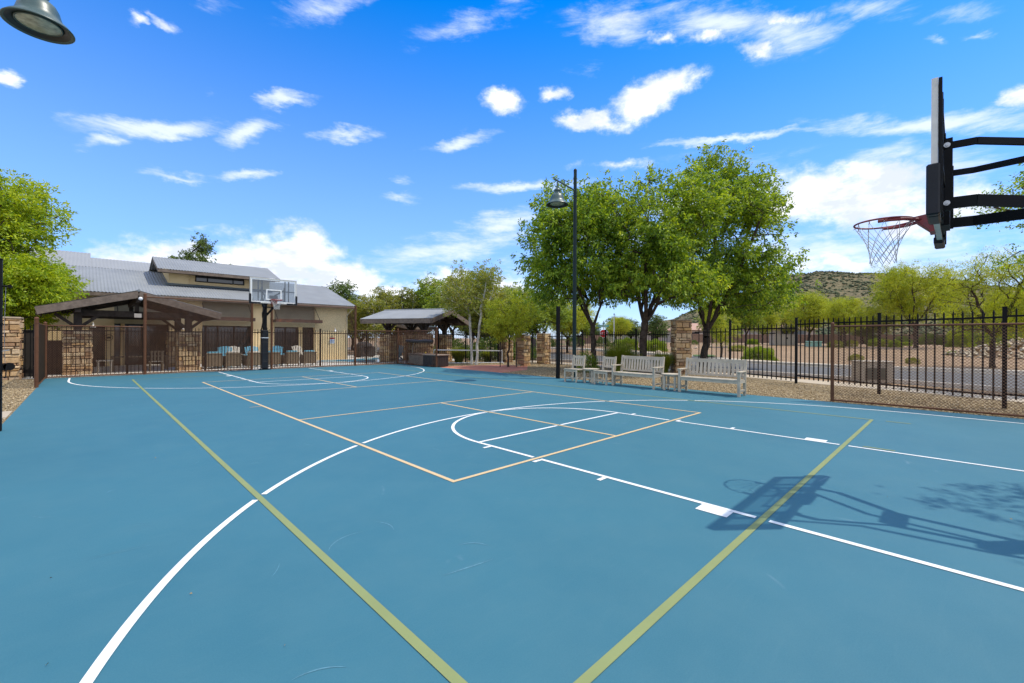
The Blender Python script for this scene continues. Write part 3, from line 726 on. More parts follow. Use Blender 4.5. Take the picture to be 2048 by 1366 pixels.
def chain_fence(name, label, pts, heights, posts, top=True, bottom=True, pitch=.062, group='brown chain link fences'):
    """pts: corners; heights per bay; posts: list of (x, y, h, r)"""
    t = thing(name, label, 'fence', (pts[0][0], pts[0][1], 0), 0, group)
    o = Vector((pts[0][0], pts[0][1], 0))
    for i, h in enumerate(heights):
        a = Vector(pts[i]).to_3d() - o; b = Vector(pts[i + 1]).to_3d() - o
        m = MB(); chainlink(m, a, b, .04, h, pitch); m.build('wire_mesh', 'brownwire', t)
        for zz in (h, .04): m = MB(); m.cyl(a + Vector((0, 0, zz)), b + Vector((0, 0, zz)), .021, n=8); m.build('rail', 'brown', t)
    for x, y, h, r in posts:
        m = MB(); m.cyl((x - o.x, y - o.y, 0), (x - o.x, y - o.y, h), r, n=14); m.lathe([(r * 1.12, 0), (r * 1.12, .02), (r * .8, .05), (0, .06)], (x - o.x, y - o.y, h), 14)
        for k in range(5): z = .18 + k * (h - .3) / 4; m.cyl((x - o.x, y - o.y, z), (x - o.x, y - o.y, z + .03), r * 1.14, n=14)
        m.build('post', 'brown', t)
    return t
yf = 18.42
chain_fence('chain_link_fence', 'low brown chain link fence around the left back corner of the court', [(-3.70, 14.7), (-3.70, yf), (-1.08, yf)], [1.83, 1.83], [(-3.70, 14.7, 1.95, .045), (-3.70, yf, 1.9, .045)])
chain_fence('chain_link_fence', 'tall brown chain link backstop left of the far basketball pole', [(-1.06, yf), (2.58, yf)], [3.0], [(-1.06, yf, 3.08, .05), (2.60, yf, 3.08, .05)])
chain_fence('chain_link_fence', 'tall brown chain link backstop right of the far basketball pole, before the clubhouse end', [(3.42, yf), (7.35, yf)], [3.0], [(3.40, yf, 3.08, .05), (7.38, yf, 3.08, .05)])
chain_fence('chain_link_fence', 'low brown chain link fence round the far right court corner by the deck box', [(7.42, yf), (9.86, yf), (9.86, 14.65)], [1.83, 1.83], [(9.86, yf, 1.92, .045), (9.86, 14.65, 1.95, .045)])
chain_fence('chain_link_fence', 'low brown chain link fence beside the gravel at the right edge of the court', [(10.08, -1.5), (10.08, -4.6), (10.08, -7.7)], [1.80, 1.80], [(10.08, -1.5, 1.84, .036), (10.08, -7.7, 1.84, .05)], pitch=.062)
t = thing('windscreen_roll', 'rolled brown windscreen hanging on the fence above the deck box', 'windscreen', (9.80, 14.9, 1.3))
m = MB(); m.tube([(0, 0, 0), (.01, .6, .01), (0, 1.3, -.015), (.01, 1.9, .0), (0, 2.5, .01)], [.07, .09, .08, .09, .07], 12); m.build('roll', 'deckbox', t)
m = MB()
for y in (.3, 1.25, 2.2): m = MB(); m.tube([(.06, y, .25), (.0, y, .10), (-.09, y, 0), (0, y, -.10), (.08, y, -.02)], .008, 5); m.build('tie', 'brown', t)

# ------------------------------------------------------------------ black iron picket fences
def iron_fence(label, bays, posts, group='black picket fences', sp=.115, pw=.0105):
    """bays: (p0, p1, zoff0, zoff1, htop); posts: (x, y, h, half)"""
    o = Vector((bays[0][0][0], bays[0][0][1], 0)); t = thing('picket_fence', label, 'fence', o, 0, group)
    for (a, b, z0, z1, h) in bays:
        a = Vector(a).to_3d() - o; b = Vector(b).to_3d() - o; d = b - a; Ln = d.length; n = max(2, round(Ln / sp)); u = d.normalized(); ang = math.atan2(u.y, u.x)
        m = MB()
        for i in range(1, n):
            f = i / n; p = a + d * f; zo = z0 + (z1 - z0) * f
            M = Matrix.Translation(p + Vector((0, 0, zo))) @ Matrix.Rotation(ang, 4, 'Z')
            m.box(-pw, pw, -pw, pw, .17, h - .02, M)
            vs = [M @ Vector(q) for q in ((-pw, -pw, h - .02), (pw, -pw, h - .02), (pw, pw, h - .02), (-pw, pw, h - .02), (0, 0, h + .03))]
            m.add(vs, [(0, 1, 4), (1, 2, 4), (2, 3, 4), (3, 0, 4)])
        m.build('pickets', 'black', t)
        for zz in (.27, h - .15):
            m = MB(); m.beam(a + Vector((0, 0, z0 + zz)), b + Vector((0, 0, z1 + zz)), .035, .042); m.build('rail', 'black', t)
    for x, y, h, w in posts:
        m = MB(); m.box(x - o.x - w, x - o.x + w, y - o.y - w, y - o.y + w, 0, h); m.box(x - o.x - w - .006, x - o.x + w + .006, y - o.y - w - .006, y - o.y + w + .006, h, h + .02); m.build('post', 'black', t)
    return t
FP = [(10.75, -6.6), (11.61, -4.31), (12.84, -2.09), (14.45, .22), (15.56, 2.72)]
iron_fence('black picket fence between the right gravel bed and the sidewalk', [
    (FP[0], FP[1], .04, .04, 2.12), (FP[1], FP[2], 0, 0, 2.14), (FP[2], FP[3], 0, 0, 2.14), (FP[3], FP[4], -.10, -.10, 2.12), (FP[4], (15.75, 4.2), -.22, -.22, 2.14)],
    [(x, y, 2.2, .036) for x, y in FP], sp=.178, pw=.0125)
iron_fence('black picket fence behind the benches between the tall stone pillar and the gate', [
    ((15.9, 5.4), (16.0, 7.1), -.3, -.3, 2.12), ((16.0, 7.1), (16.25, 8.97), -.3, -.3, 2.12), ((16.25, 8.97), (16.35, 10.5), -.3, -.3, 2.12), ((16.35, 10.5), (16.4, 11.95), -.38, -.38, 2.12), ((16.4, 11.95), (16.45, 13.0), -.38, -.38, 2.12)],
    [(16.0, 7.1, 1.92, .035), (16.25, 8.97, 1.92, .035), (16.35, 10.5, 1.92, .035), (16.4, 11.95, 1.84, .03)])
iron_fence('short black picket gate between the two slim stone pillars', [((16.45, 13.7), (16.4, 14.2), -.38, -.38, 2.12), ((16.4, 14.2), (16.35, 14.75), -.38, -.38, 2.12)], [(16.4, 14.2, 1.84, .03)])
iron_fence('black picket fence behind the low practice net and aspen trunks', [
    ((16.2, 15.6), (14.6, 15.9), -.4, -.4, 2.14), ((14.6, 15.9), (12.9, 16.15), -.4, -.36, 2.14), ((12.9, 16.15), (11.6, 17.0), -.34, -.3, 2.14), ((11.6, 17.0), (10.7, 18.85), -.3, -.3, 2.14)],
    [(15.1, 15.8, 1.8, .03), (14.6, 15.9, 1.8, .03), (12.9, 16.15, 1.82, .032), (11.6, 17.0, 1.86, .032)])
xp = [-3.9, -1.55, .95, 3.3, 5.75, 8.2, 10.7]
iron_fence('long black picket fence dividing the court from the pool deck', [((a, 18.85), (b, 18.85), -.3, -.3, 2.12) for a, b in zip(xp[:-1], xp[1:])], [(x, 18.85, 1.88, .035) for x in xp])
iron_fence('short black picket fence between the left stone pillar and the chain link corner', [((-4.32, 18.95), (-3.95, 18.9), -.3, -.3, 2.1)], [(-3.98, 18.9, 1.85, .032)])

# ------------------------------------------------------------------ stone pillars
def stone_veneer(m, w, d, h, z0=0, seed=0, course=(.07, .24), ln=(.13, .48)):
    r = random.Random(seed)
    for face in range(4):
        L_ = w if face % 2 == 0 else d; off = (d if face % 2 == 0 else w) / 2
        M = Matrix.Rotation(math.pi / 2 * face, 4, 'Z'); z = z0
        while z < h - .01:
            c = min(r.uniform(*course), h - z);
            if h - z - c < .05: c = h - z
            x = -L_ / 2 - .02
            while x < L_ / 2 + .015:
                l = r.uniform(*ln); x1 = min(x + l, L_ / 2 + .02)
                if L_ / 2 + .02 - x1 < .07: x1 = L_ / 2 + .02
                pr_ = r.uniform(.012, .05); g = .006
                # irregular block with chamfered face
                a = [(x + g, -off + .02, z + g), (x1 - g, -off + .02, z + g), (x1 - g, -off + .02, z + c - g), (x + g, -off + .02, z + c - g)]
                j = lambda q: r.uniform(-q, q)
                ch = min(.016, c * .2)
                b = [(x + g + ch + j(.006), -off - pr_ + j(.008), z + g + ch + j(.005)), (x1 - g - ch + j(.006), -off - pr_ + j(.008), z + g + ch + j(.005)), (x1 - g - ch + j(.006), -off - pr_ + j(.008), z + c - g - ch + j(.005)), (x + g + ch + j(.006), -off - pr_ + j(.008), z + c - g - ch + j(.005))]
                vs = [M @ Vector(p) for p in a + b]
                m.add(vs, [(4, 5, 6, 7), (0, 1, 5, 4), (1, 2, 6, 5), (2, 3, 7, 6), (3, 0, 4, 7)])
                x = x1
            z += c
def pillar(label, x, y, w, h, seed, rz=0, group='stone pillars', cap=.05, d=None):
    t = thing('stone_pillar', label, 'pillar', (x, y, 0), rz, group); d = d or w
    m = MB(); m.box(-w / 2 + .03, w / 2 - .03, -d / 2 + .03, d / 2 - .03, -.1, h - .01); m.build('core', 'mortar', t)
    m = MB(); stone_veneer(m, w, d, h, -.03, seed); m.build('stone_facing', 'stone', t)
    m = MB(); m.box(-w / 2 - .035, w / 2 + .035, -d / 2 - .035, d / 2 + .035, h, h + cap, jit=.008); m.build('cap', 'stonecap', t, .01)
    return t
ALIGN = -.774
pillar('tall ledge stone pillar standing behind the second bench', 15.85, 4.85, .62, 2.27, 3, ALIGN)
pillar('slim stone pillar on the right of the small gate', 16.45, 13.35, .54, 1.72, 4, .1)
pillar('slim stone pillar on the left of the small gate, partly behind leaves', 14.21, 12.85, .54, 1.62, 5, .1)
pillar('stone pillar standing in the shade behind the young green tree', 15.90, 15.96, .6, 1.5, 6, .1)
pillar('wide ledge stone pillar at the left edge behind the winch post', -4.78, 19.1, .95, 2.05, 7, 0)

# ------------------------------------------------------------------ pavilions
def corr(m, o, U, V, lu, lv, pitch=.076, amp=.010):
    """corrugated sheet: o origin, U along the ridge, V up the slope"""
    U = Vector(U).normalized(); V = Vector(V).normalized(); nrm = U.cross(V).normalized()
    n = int(lu / pitch * 4); vs = []
    for i in range(n + 1):
        u = lu * i / n; h = amp * (0, 1, 0, -1)[i % 4]
        for v in (0, lv): vs.append(Vector(o) + U * u + V * v + nrm * h)
    m.add(vs, [(2 * i, 2 * i + 2, 2 * i + 3, 2 * i + 1) for i in range(n)], True)
def pavilion(label, x, y, rz, Lr, Wd, ze, zr, px, py, seed, ph=1.66, pw=.88, skip=()):
    t = thing('picnic_pavilion', label, 'pavilion', (x, y, 0), rz, 'poolside timber pavilions')
    hl = Lr / 2; hw = Wd / 2; V1 = Vector((0, hw, zr - ze)); sl = V1.length
    m = MB(); corr(m, (-hl - .03, -hw - .04, ze), (1, 0, 0), V1, Lr + .06, sl + .05); corr(m, (hl + .03, hw + .04, ze), (-1, 0, 0), Vector((0, -hw, zr - ze)), Lr + .06, sl + .05)
    m.tube([(-hl - .03, 0, zr + .012), (hl + .03, 0, zr + .012)], .05, 8); m.build('roof_sheet', 'roof', t)
    m = MB()
    for s in (-1, 1):
        vs = [(-hl + .05, s * (hw - .03), ze - .05), (hl - .05, s * (hw - .03), ze - .05), (hl - .05, 0, zr - .05), (-hl + .05, 0, zr - .05)]
        vs += [(a, b, c - .06) for a, b, c in vs]
        m.add(vs, [(0, 1, 2, 3), (7, 6, 5, 4), (0, 4, 5, 1), (1, 5, 6, 2), (2, 6, 7, 3), (3, 7, 4, 0)])
    for k in range(7):
        xx = -hl + .35 + k * (Lr - .7) / 6
        for s in (-1, 1): m.beam((xx, s * (hw - .08), ze - .19), (xx, 0, zr - .19), .07, .14)
    m.build('roof_deck', 'timber', t)
    for s in (-1, 1):
        m = MB(); m.box(-hl + .06, hl - .06, s * hw - .025, s * hw + .025, ze - .27, ze - .02); m.build('eave_board', 'fascia', t)
        m = MB()
        for q in (-1, 1): m.beam((s * hl, q * (hw + .02), ze - .145), (s * hl, 0, zr - .145), .06, .27)
        m.build('gable_board', 'fascia', t)
    m = MB(); m.beam((-hl + .1, 0, zr - .33), (hl - .1, 0, zr - .33), .14, .24); m.build('ridge_beam', 'timber', t)
    for s in (-1, 1):
        m = MB(); m.beam((-hl + .12, s * py, ze - .02), (hl - .12, s * py, ze - .02), .16, .24); m.build('side_beam', 'timber', t)
        m = MB(); m.beam((s * px, -py, ze - .14), (s * px, py, ze - .14), .14, .24); m.beam((s * px, 0, ze - .1), (s * px, 0, zr - .4), .14, .14, up=(1, 0, 0)); m.build('cross_tie', 'timber', t)
    k = 0
    for sx in (-1, 1):
        for sy in (-1, 1):
            if (sx, sy) in skip: continue
            k += 1; c = Vector((sx * px, sy * py, 0))
            m = MB(); m.box(c.x - pw / 2 + .03, c.x + pw / 2 - .03, c.y - pw / 2 + .03, c.y + pw / 2 - .03, -.05, ph - .03)
            f = m.build('pier_core', 'mortar', t)
            m2 = MB(); stone_veneer(m2, pw, pw, ph, -.03, seed + k); q = m2.build('stone_pier', 'stone', t); q.location = c
            m3 = MB(); m3.box(-pw / 2 - .03, pw / 2 + .03, -pw / 2 - .03, pw / 2 + .03, ph, ph + .05, jit=.006); m3.build('cap', 'stonecap', q)
            m = MB(); m.box(c.x - .12, c.x + .12, c.y - .12, c.y + .12, ph + .05, ze - .05); m.build('timber_post', 'timber', t)
            m = MB()
            m.beam((c.x, c.y, ze - .75), (c.x + (.62 if sx < 0 else -.62), c.y, ze - .13), .09, .11); m.beam((c.x, c.y, ze - .75), (c.x, c.y + sy * .62, ze - .20), .09, .11); m.beam((c.x, c.y, ze - .75), (c.x, c.y - sy * .62, ze - .20), .09, .11)
            m.build('knee_brace', 'timber', t)
    return t
pvl = pavilion('nearest timber pavilion on stone piers, its brown gable facing the court', -1.18, 21.85, math.pi / 2, 4.9, 5.56, 2.52, 3.30, 1.55, 1.74, 100, pw=.76, skip=((1, 1),))
m = MB(); m.lathe([(.0, -.01), (.065, 0), (.072, .02), (.065, .04), (0, .04)], n=20)
sd = m.build('gable_light', 'whiteglass', pvl); sd.location = (-2.5, -.05, 2.98); sd.rotation_euler = (0, -math.pi / 2, 0)
m = MB(); m.box(-2.55, -2.48, -.08, .14, 2.22, 2.38); m.build('junction_box', 'housewall', pvl)
pavilion('timber pavilion on stone piers right of the clubhouse, grey corrugated roof slope showing', *(12.030, 19.902), -1.1305, 4.8, 4.6, 2.56, 3.20, 1.25, 1.2, 200, pw=.72)
pavilion('small dark pavilion roof glimpsed beneath the eave of the right pavilion', 19.14, 33.76, .35, 4.6, 5.0, 2.5, 2.95, 1.1, 1.2, 300, pw=.45)

# ------------------------------------------------------------------ clubhouse
WY = 25.4; BX0, BX1 = -5.6, 10.0; EZ = 3.58; EY = 24.85; RY = 30.17; RZ_ = 5.32; SL = (RZ_ - EZ) / (RY - EY)
ch = thing('clubhouse', 'tan stucco clubhouse with long grey corrugated roof and raised clerestory', 'building', (2.5, WY, 0)); CO = Vector((2.5, WY, 0))
def bw(m, x0, x1, y0, y1, z0, z1): m.box(x0 - CO.x, x1 - CO.x, y0 - CO.y, y1 - CO.y, z0, z1)
OP = [(-1.70, .45), (1.88, 4.31), (5.49, 7.87)]
m = MB(); xx = BX0
for a, b in OP + [(BX1, BX1)]:
    bw(m, xx, a, WY, WY + .3, -.1, 3.66); xx = b
m.build('wall', 'stucco', ch)
m = MB(); bw(m, BX0, BX0 + .3, WY + .3, 34.8, -.1, 3.66); m.build('side_wall', 'stucco', ch)
xg = BX1 - CO.x
m = MB(); bw(m, BX1 - .3, BX1, WY + .301, 34.8, -.1, 3.655)
m.add([(xg - .28, WY - CO.y + .02, 3.66), (xg - .28, 35 - CO.y, 3.66), (xg - .28, RY - CO.y, RZ_ - .1), (xg - .02, WY - CO.y + .02, 3.66), (xg - .02, 35 - CO.y, 3.66), (xg - .02, RY - CO.y, RZ_ - .1)], [(0, 1, 2), (5, 4, 3), (0, 2, 5, 3), (2, 1, 4, 5)])
m.build('gable_wall', 'stucco', ch)
for a, b in OP:
    m = MB(); bw(m, a, b, WY + .10, WY + .2, 2.42, 3.62); m.build('infill_panel', 'infill', ch)
    m = MB(); bw(m, a, b, WY - .004, WY + .3, 2.10, 2.415); m.build('lintel', 'stucco_pale', ch)
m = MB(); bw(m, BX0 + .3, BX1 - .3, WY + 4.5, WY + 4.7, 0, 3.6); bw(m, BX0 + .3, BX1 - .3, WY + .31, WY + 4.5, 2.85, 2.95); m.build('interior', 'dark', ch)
for a, b in OP:   # slatted screens and posts inside the openings
    m = MB()
    k = int((b - a) / .72)
    for i in range(k + 1): x_ = a + (b - a) * i / k; bw(m, x_ - .03, x_ + .03, WY + .5, WY + .54, 0, 2.7)
    for z_ in (.02, .92, 2.02): bw(m, a - .02, b + .02, WY + .541, WY + .56, z_, z_ + .06)
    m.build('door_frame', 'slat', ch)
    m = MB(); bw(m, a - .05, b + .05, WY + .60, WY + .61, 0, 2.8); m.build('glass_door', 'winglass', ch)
m = MB(); bw(m, 7.0, 7.22, WY + .34, WY + .49, 0, 2.7); bw(m, -1.45, -1.30, WY + .34, WY + .49, 0, 2.7); m.build('column', 'stucco', ch)
for a, b in ((-1.72, .45), (1.75, 4.22), (5.30, 7.98)):
    m = MB(); z_ = 2.36; y0 = WY - 1.0; y1 = WY - .02
    bw(m, a, b, y0, y0 + .06, z_, z_ + .19); bw(m, a, a + .06, y0 + .06, y1, z_, z_ + .16); bw(m, b - .06, b, y0 + .06, y1, z_, z_ + .16)
    for i in range(14): y_ = y0 + .10 + i * .06; bw(m, a + .06, b - .06, y_, y_ + .03, z_ + .03, z_ + .10)
    for f in (.25, .5, .75): xq = a + (b - a) * f; bw(m, xq - .02, xq + .02, y0 - .012, y0, z_ - .01, z_ + .21)
    aw = m.build('awning', 'rust', ch)
    m = MB()
    for xq in (a + .12, b - .12): m.cyl((xq - CO.x, y0 + .1 - CO.y, z_ + .16), (xq - CO.x, y1 - CO.y, z_ + .95), .018, n=6)
    m.build('tie_rod', 'black', aw)
m = MB(); bw(m, -2.56, -2.02, WY - .012, WY - .002, 0, 1.92); m.build('door', 'dark', ch)
# roof
m = MB(); U = (1, 0, 0); V = Vector((0, RY - EY, RZ_ - EZ)); corr(m, (BX0 - .35 - CO.x, EY - CO.y, EZ), U, V, BX1 + .7 - BX0, V.length, .13, .018)
V2 = Vector((0, -(RY - EY), RZ_ - EZ)); corr(m, (BX1 + .35 - CO.x, 2 * RY - EY - CO.y, EZ), (-1, 0, 0), V2, BX1 + .7 - BX0, V2.length, .13, .018)
m.build('roof', 'roof', ch)
m = MB(); bw(m, BX0 - .33, BX1 + .33, EY + .01, EY + .06, EZ - .19, EZ - .02)
for s in (1,):
    xq = BX1 + .31 - CO.x
    m.beam((xq, EY - CO.y + .06, EZ - .115), (xq, RY - CO.y, RZ_ - .115), .05, .18); m.beam((xq, 2 * RY - EY - CO.y, EZ - .115), (xq, RY - CO.y + .01, RZ_ - .115), .05, .18)
bw(m, BX0 - .3, BX1 + .28, EY + .07, WY - .003, EZ - .085, EZ - .045)
m.build('fascia', 'fascia', ch)
m = MB()
for i in range(34): x_ = BX0 + .2 + i * .46; m.beam((x_ - CO.x, EY + .09 - CO.y, EZ - .13), (x_ - CO.x, WY - .01 - CO.y, EZ - .11), .05, .08)
m.build('rafter_tail', 'rust', ch)
# pale higher roof behind the ridge
m = MB(); V = Vector((0, 2.6, .95)); corr(m, (-9 - CO.x, RY + .3 - CO.y, RZ_ - .05), U, V, 13, V.length, .16, .01); 
V = Vector((0, 3.6, 1.32)); corr(m, (-9 - CO.x, RY + .32 - CO.y, RZ_ - .03), U, V, 6.5, V.length, .16, .01)
bw(m, -9, 4, RY + 3.0, RY + 3.1, RZ_ - 1.4, RZ_ + .85); bw(m, -9, -2.5, RY + 3.9, RY + 4.0, RZ_ - 1.4, RZ_ + 1.25)
m.build('upper_roof', 'roof_pale', ch)
# clerestory
DY = 27.4; DZ = EZ + SL * (DY - EY)
m = MB(); bw(m, .62, 5.75, DY, DY + .2, DZ - .1, 5.32)
xa = .62 - CO.x
for xq in (.62, 5.55):
    q = xq - CO.x; m.add([(q, DY + .2 - CO.y, DZ - .1), (q + .2, DY + .2 - CO.y, DZ - .1), (q, RY + .6 - CO.y, RZ_ - .3), (q + .2, RY + .6 - CO.y, RZ_ - .3), (q, DY + .2 - CO.y, 5.32), (q + .2, DY + .2 - CO.y, 5.32), (q, RY + .6 - CO.y, 6.2), (q + .2, RY + .6 - CO.y, 6.2)],
        [(0, 2, 6, 4), (1, 5, 7, 3), (4, 6, 7, 5), (0, 4, 5, 1), (2, 3, 7, 6)])
bw(m, .62, 1.52, DY - .12, DY - .003, DZ - .12, 5.25)
cl = m.build('clerestory', 'stucco', ch)
m = MB(); bw(m, 1.84, 4.32, DY - .06, DY - .004, 4.66, 4.71); bw(m, 1.84, 4.32, DY - .06, DY - .004, 5.08, 5.13)
for xq in (1.84, 2.40, 3.70, 4.27): bw(m, xq, xq + .05, DY - .06, DY - .004, 4.71, 5.08)
m.build('window_frame', 'black', cl)
m = MB(); bw(m, 1.89, 4.27, DY - .03, DY - .006, 4.71, 5.08); m.build('window', 'winglass', cl)
m = MB(); bw(m, .5, 5.8, DY - .14, DY - .125, DZ - .16, DZ + .06); m.add([(.45 - CO.x, DY - .15 - CO.y, DZ + .05), (5.85 - CO.x, DY - .15 - CO.y, DZ + .05), (5.85 - CO.x, DY - .42 - CO.y, DZ - .085), (.45 - CO.x, DY - .42 - CO.y, DZ - .085)], [(0, 1, 2, 3)]); m.build('flashing', 'flash', cl)
m = MB(); V = Vector((0, 2.75, .98)); corr(m, (.06 - CO.x, DY - .78 - CO.y, 5.16), U, V, 6.1, V.length, .13, .018)
V = Vector((0, -2.75, .98)); corr(m, (6.16 - CO.x, DY + 4.72 - CO.y, 5.16), (-1, 0, 0), V, 6.1, V.length, .13, .018); m.build('clerestory_roof', 'roof', cl)
m = MB(); bw(m, .08, 6.14, DY - .77, DY - .72, 4.98, 5.14)
for xq in (.10, 6.12): m.beam((xq - CO.x, DY - .76 - CO.y, 5.06), (xq - CO.x, DY + 1.97 - CO.y, 6.04), .05, .2)
m.build('clerestory_fascia', 'fascia', cl)
m = MB(); bw(m, .15, 6.05, DY - .7, DY - .003, 5.02, 5.06); m.build('soffit', 'timber', cl)
for lx, lz in ((-2.45, 1.98), (.95, 1.95), (9.1, 1.95)):
    m = MB(); m.lathe([(.035, .17), (.04, .1), (.07, .07), (.10, .03), (.115, 0), (.10, 0), (0, .03)], n=18); m.cyl((0, .0, .16), (0, 0, .20), .02, n=8); m.tube([(0, 0, .19), (0, .06, .25), (0, .17, .24)], .012, 6)
    q = m.build('wall_lamp', 'whiteglass', ch); q.location = (lx - CO.x, -.2, lz - .1)
m = MB(); bw(m, 8.80, 9.16, WY - .02, WY - .003, 1.06, 1.46); ps = m.build('wall_sign', 'signwhite', ch)
m = MB(); bw(m, 8.81, 9.15, WY - .026, WY - .021, 1.36, 1.45); m.build('sign_header', 'signred', ps)
m = MB()
for i, (u0, u1) in enumerate(((.04, .15), (.19, .31))):
    for z_ in (1.12, 1.22): bw(m, 8.80 + u0, 8.80 + u1, WY - .026, WY - .021, z_, z_ + .07)
m.build('sign_print', 'signblue', ps)
m = MB(); bw(m, 4.78, 5.08, WY - .02, WY - .003, .92, 1.58); q = m.build('wall_sign', 'signgreen', ch)
m = MB()
for z_ in (1.0, 1.08, 1.16, 1.3, 1.42): bw(m, 4.83, 5.03, WY - .024, WY - .021, z_, z_ + .02)
m.build('sign_print', 'signwhite', q)
m = MB(); m.tube([((-1.45 - CO.x) + .15 * math.cos(a), -.02, 1.40 + .15 * math.sin(a)) for a in np.linspace(0, 6.283, 25)], .012, 6); m.box(-1.54 - CO.x, -1.36 - CO.x, -.03, -.01, 1.36, 1.44)
q = m.build('hose_hook', 'black', ch); q.location.x = -.45
m = MB(); m.tube([(xg + .25, -.3, EZ - .18), (xg + .05, -.06, EZ - .5), (xg - .05, -.06, EZ - .62), (xg - .05, -.06, .05)], .035, 8); m.build('downspout', 'stucco_pale', ch)

# ------------------------------------------------------------------ swimming pool
m = MB(); PL = [(6.88, 22.81), (10.28, 18.93), (13.27, 24.12), (11.87, 25.48), (9.60, 24.06), (7.67, 24.00)]
pt = thing('swimming_pool', 'turquoise swimming pool behind the picket fence right of the clubhouse', 'pool', (8, 22, 0))
m.sheet([(a - 8, b - 22) for a, b in PL], .004); m.build('water', 'water', pt)
m = MB()
for a, b in zip(PL, PL[1:] + PL[:1]): m.beam((a[0] - 8, a[1] - 22, .015), (b[0] - 8, b[1] - 22, .015), .30, .05)
m.build('coping', 'curb', pt)
m = MB()
for a, b in zip(PL, PL[1:] + PL[:1]):
    c = Vector((sum(p[0] for p in PL) / 6, sum(p[1] for p in PL) / 6, 0)); A_ = Vector((a[0], a[1], 0)); B_ = Vector((b[0], b[1], 0)); A_ += (c - A_).normalized() * .22; B_ += (c - B_).normalized() * .22
    m.beam((A_.x - 8, A_.y - 22, .03), (B_.x - 8, B_.y - 22, .03), .04, .04)
m.build('tile_band', 'tile', pt)

# ------------------------------------------------------------------ pool furniture
def adirondack(mat):
    t = thing('pool_chair', 'x', 'chair', (0, 0, 0), 0, 'poly lumber chairs on the pool deck')
    m = MB()
    for i in range(6):
        x = -.23 + i * .092; b = Vector((x, .22, .30)); tp = Vector((x * 1.15, .48, 1.0 - .015 * abs(i - 2.5) ** 1.5)); m.beam(b, tp, .082, .02, up=(0, 1, 0))
    m.build('backrest', mat, t)
    m = MB()
    for i in range(6): y = -.28 + i * .09; m.box(-.26, .26, y, y + .078, .36 - i * .014, .38 - i * .014)
    m.build('seat', mat, t)
    for s in (-1, 1):
        m = MB(); m.box(s * .34 - .06, s * .34 + .06, -.36, .36, .55, .575); m.build('armrest', mat, t)
        m = MB(); m.box(s * .31 - .015, s * .31 + .015, -.32, -.22, 0, .55); m.build('leg', mat, t)
        m = MB(); m.beam((s * .29, -.22, .33), (s * .29, .48, .02), .025, .1); m.build('leg', mat, t)
    return t
def wicker(mat):
    t = thing('wicker_chair', 'x', 'chair', (0, 0, 0), 0, 'wicker lounge chairs with their backs to the fence')
    m = MB(); m.box(-.31, .31, -.36, -.28, .10, .70); m.box(-.33, .33, -.375, -.265, .66, .71); m.build('backrest', 'wicker', t, .02)
    for s in (-1, 1):
        m = MB(); x0, x1 = sorted((s * .26, s * .34)); m.box(x0, x1, -.279, .34, .10, .56); m.build('armrest', 'wicker', t, .015)
        for y in (-.34, .31):
            m = MB(); m.box(s * .29 - .02, s * .29 + .02, y - .02, y + .02, 0, .10); m.build('leg', 'wicker', t)
    m = MB(); m.box(-.258, .258, -.278, .34, .12, .32); m.build('seat', 'wicker', t)
    m = MB(); m.box(-.25, .25, -.27, .33, .325, .44); m.box(-.25, .25, -.27, -.15, .445, .78); m.build('cushion', mat, t, .02)
    return t
AD = {}
for i, (x, y, rz, c, lb) in enumerate([
    (2.18, 21.6, 2.9, 'blue', 'sky blue slatted pool chair, leftmost of the blue ones before the middle opening'),
    (2.78, 21.9, 3.3, 'cream', 'cream slatted pool chair between the two left blue chairs'),
    (3.42, 21.5, 3.1, 'blue', 'sky blue slatted pool chair just left of the far padded pole'),
    (4.45, 21.7, 2.6, 'blue', 'sky blue slatted pool chair just right of the far padded pole'),
    (6.05, 22.3, 3.5, 'cream', 'cream slatted pool chair at the right end of the deck seating'),
    (11.34, 21.25, 2.2, 'blue', 'lone sky blue pool chair under the right pavilion')]):
    if c not in AD: AD[c] = adirondack(c); o = AD[c]
    else: o = copy_tree(AD[c])
    o['label'] = lb; o.location = (x, y, 0); o.rotation_euler = (0, 0, rz + math.pi)
WK = {}
for i, (x, y, rz, c, lb) in enumerate([
    (1.50, 20.55, .05, 'cushion', 'brown wicker lounge chair with blue cushion, leftmost in the row behind the fence'),
    (2.30, 20.6, -.05, 'cream', 'brown wicker lounge chair with cream cushion, second from the left in the row'),
    (3.12, 20.5, .08, 'cream', 'brown wicker lounge chair with cream cushion, left of the far padded pole'),
    (4.02, 20.6, 0, 'cushion', 'brown wicker lounge chair with blue cushion, mostly hidden by the padded pole'),
    (4.85, 20.5, .1, 'cushion', 'brown wicker lounge chair with blue cushion, right of the padded pole'),
    (5.75, 20.5, -.05, 'cushion', 'brown wicker lounge chair with blue cushion, rightmost in the row')]):
    if c not in WK: WK[c] = wicker(c); o = WK[c]
    else: o = copy_tree(WK[c])
    o['label'] = lb; o.location = (x, y, 0); o.rotation_euler = (0, 0, rz)
def pool_table(label, x, y, w, d, h, mat, rz=0):
    t = thing('patio_table', label, 'table', (x, y, 0), rz, 'patio tables on the pool deck')
    m = MB(); m.box(-w / 2, w / 2, -d / 2, d / 2, h - .04, h); m.build('tabletop', mat, t)
    for sx in (-1, 1):
        for sy in (-1, 1): m = MB(); m.box(sx * (w / 2 - .06) - .03, sx * (w / 2 - .06) + .03, sy * (d / 2 - .06) - .03, sy * (d / 2 - .06) + .03, 0, h - .04); m.build('leg', mat, t)
pool_table('long grey patio table under the nearest pavilion', -1.0, 21.2, 1.9, .8, .62, 'wicker')
pool_table('small cream patio table beside the left stone pier of the nearest pavilion', -2.15, 20.6, .5, .5, .5, 'cream')
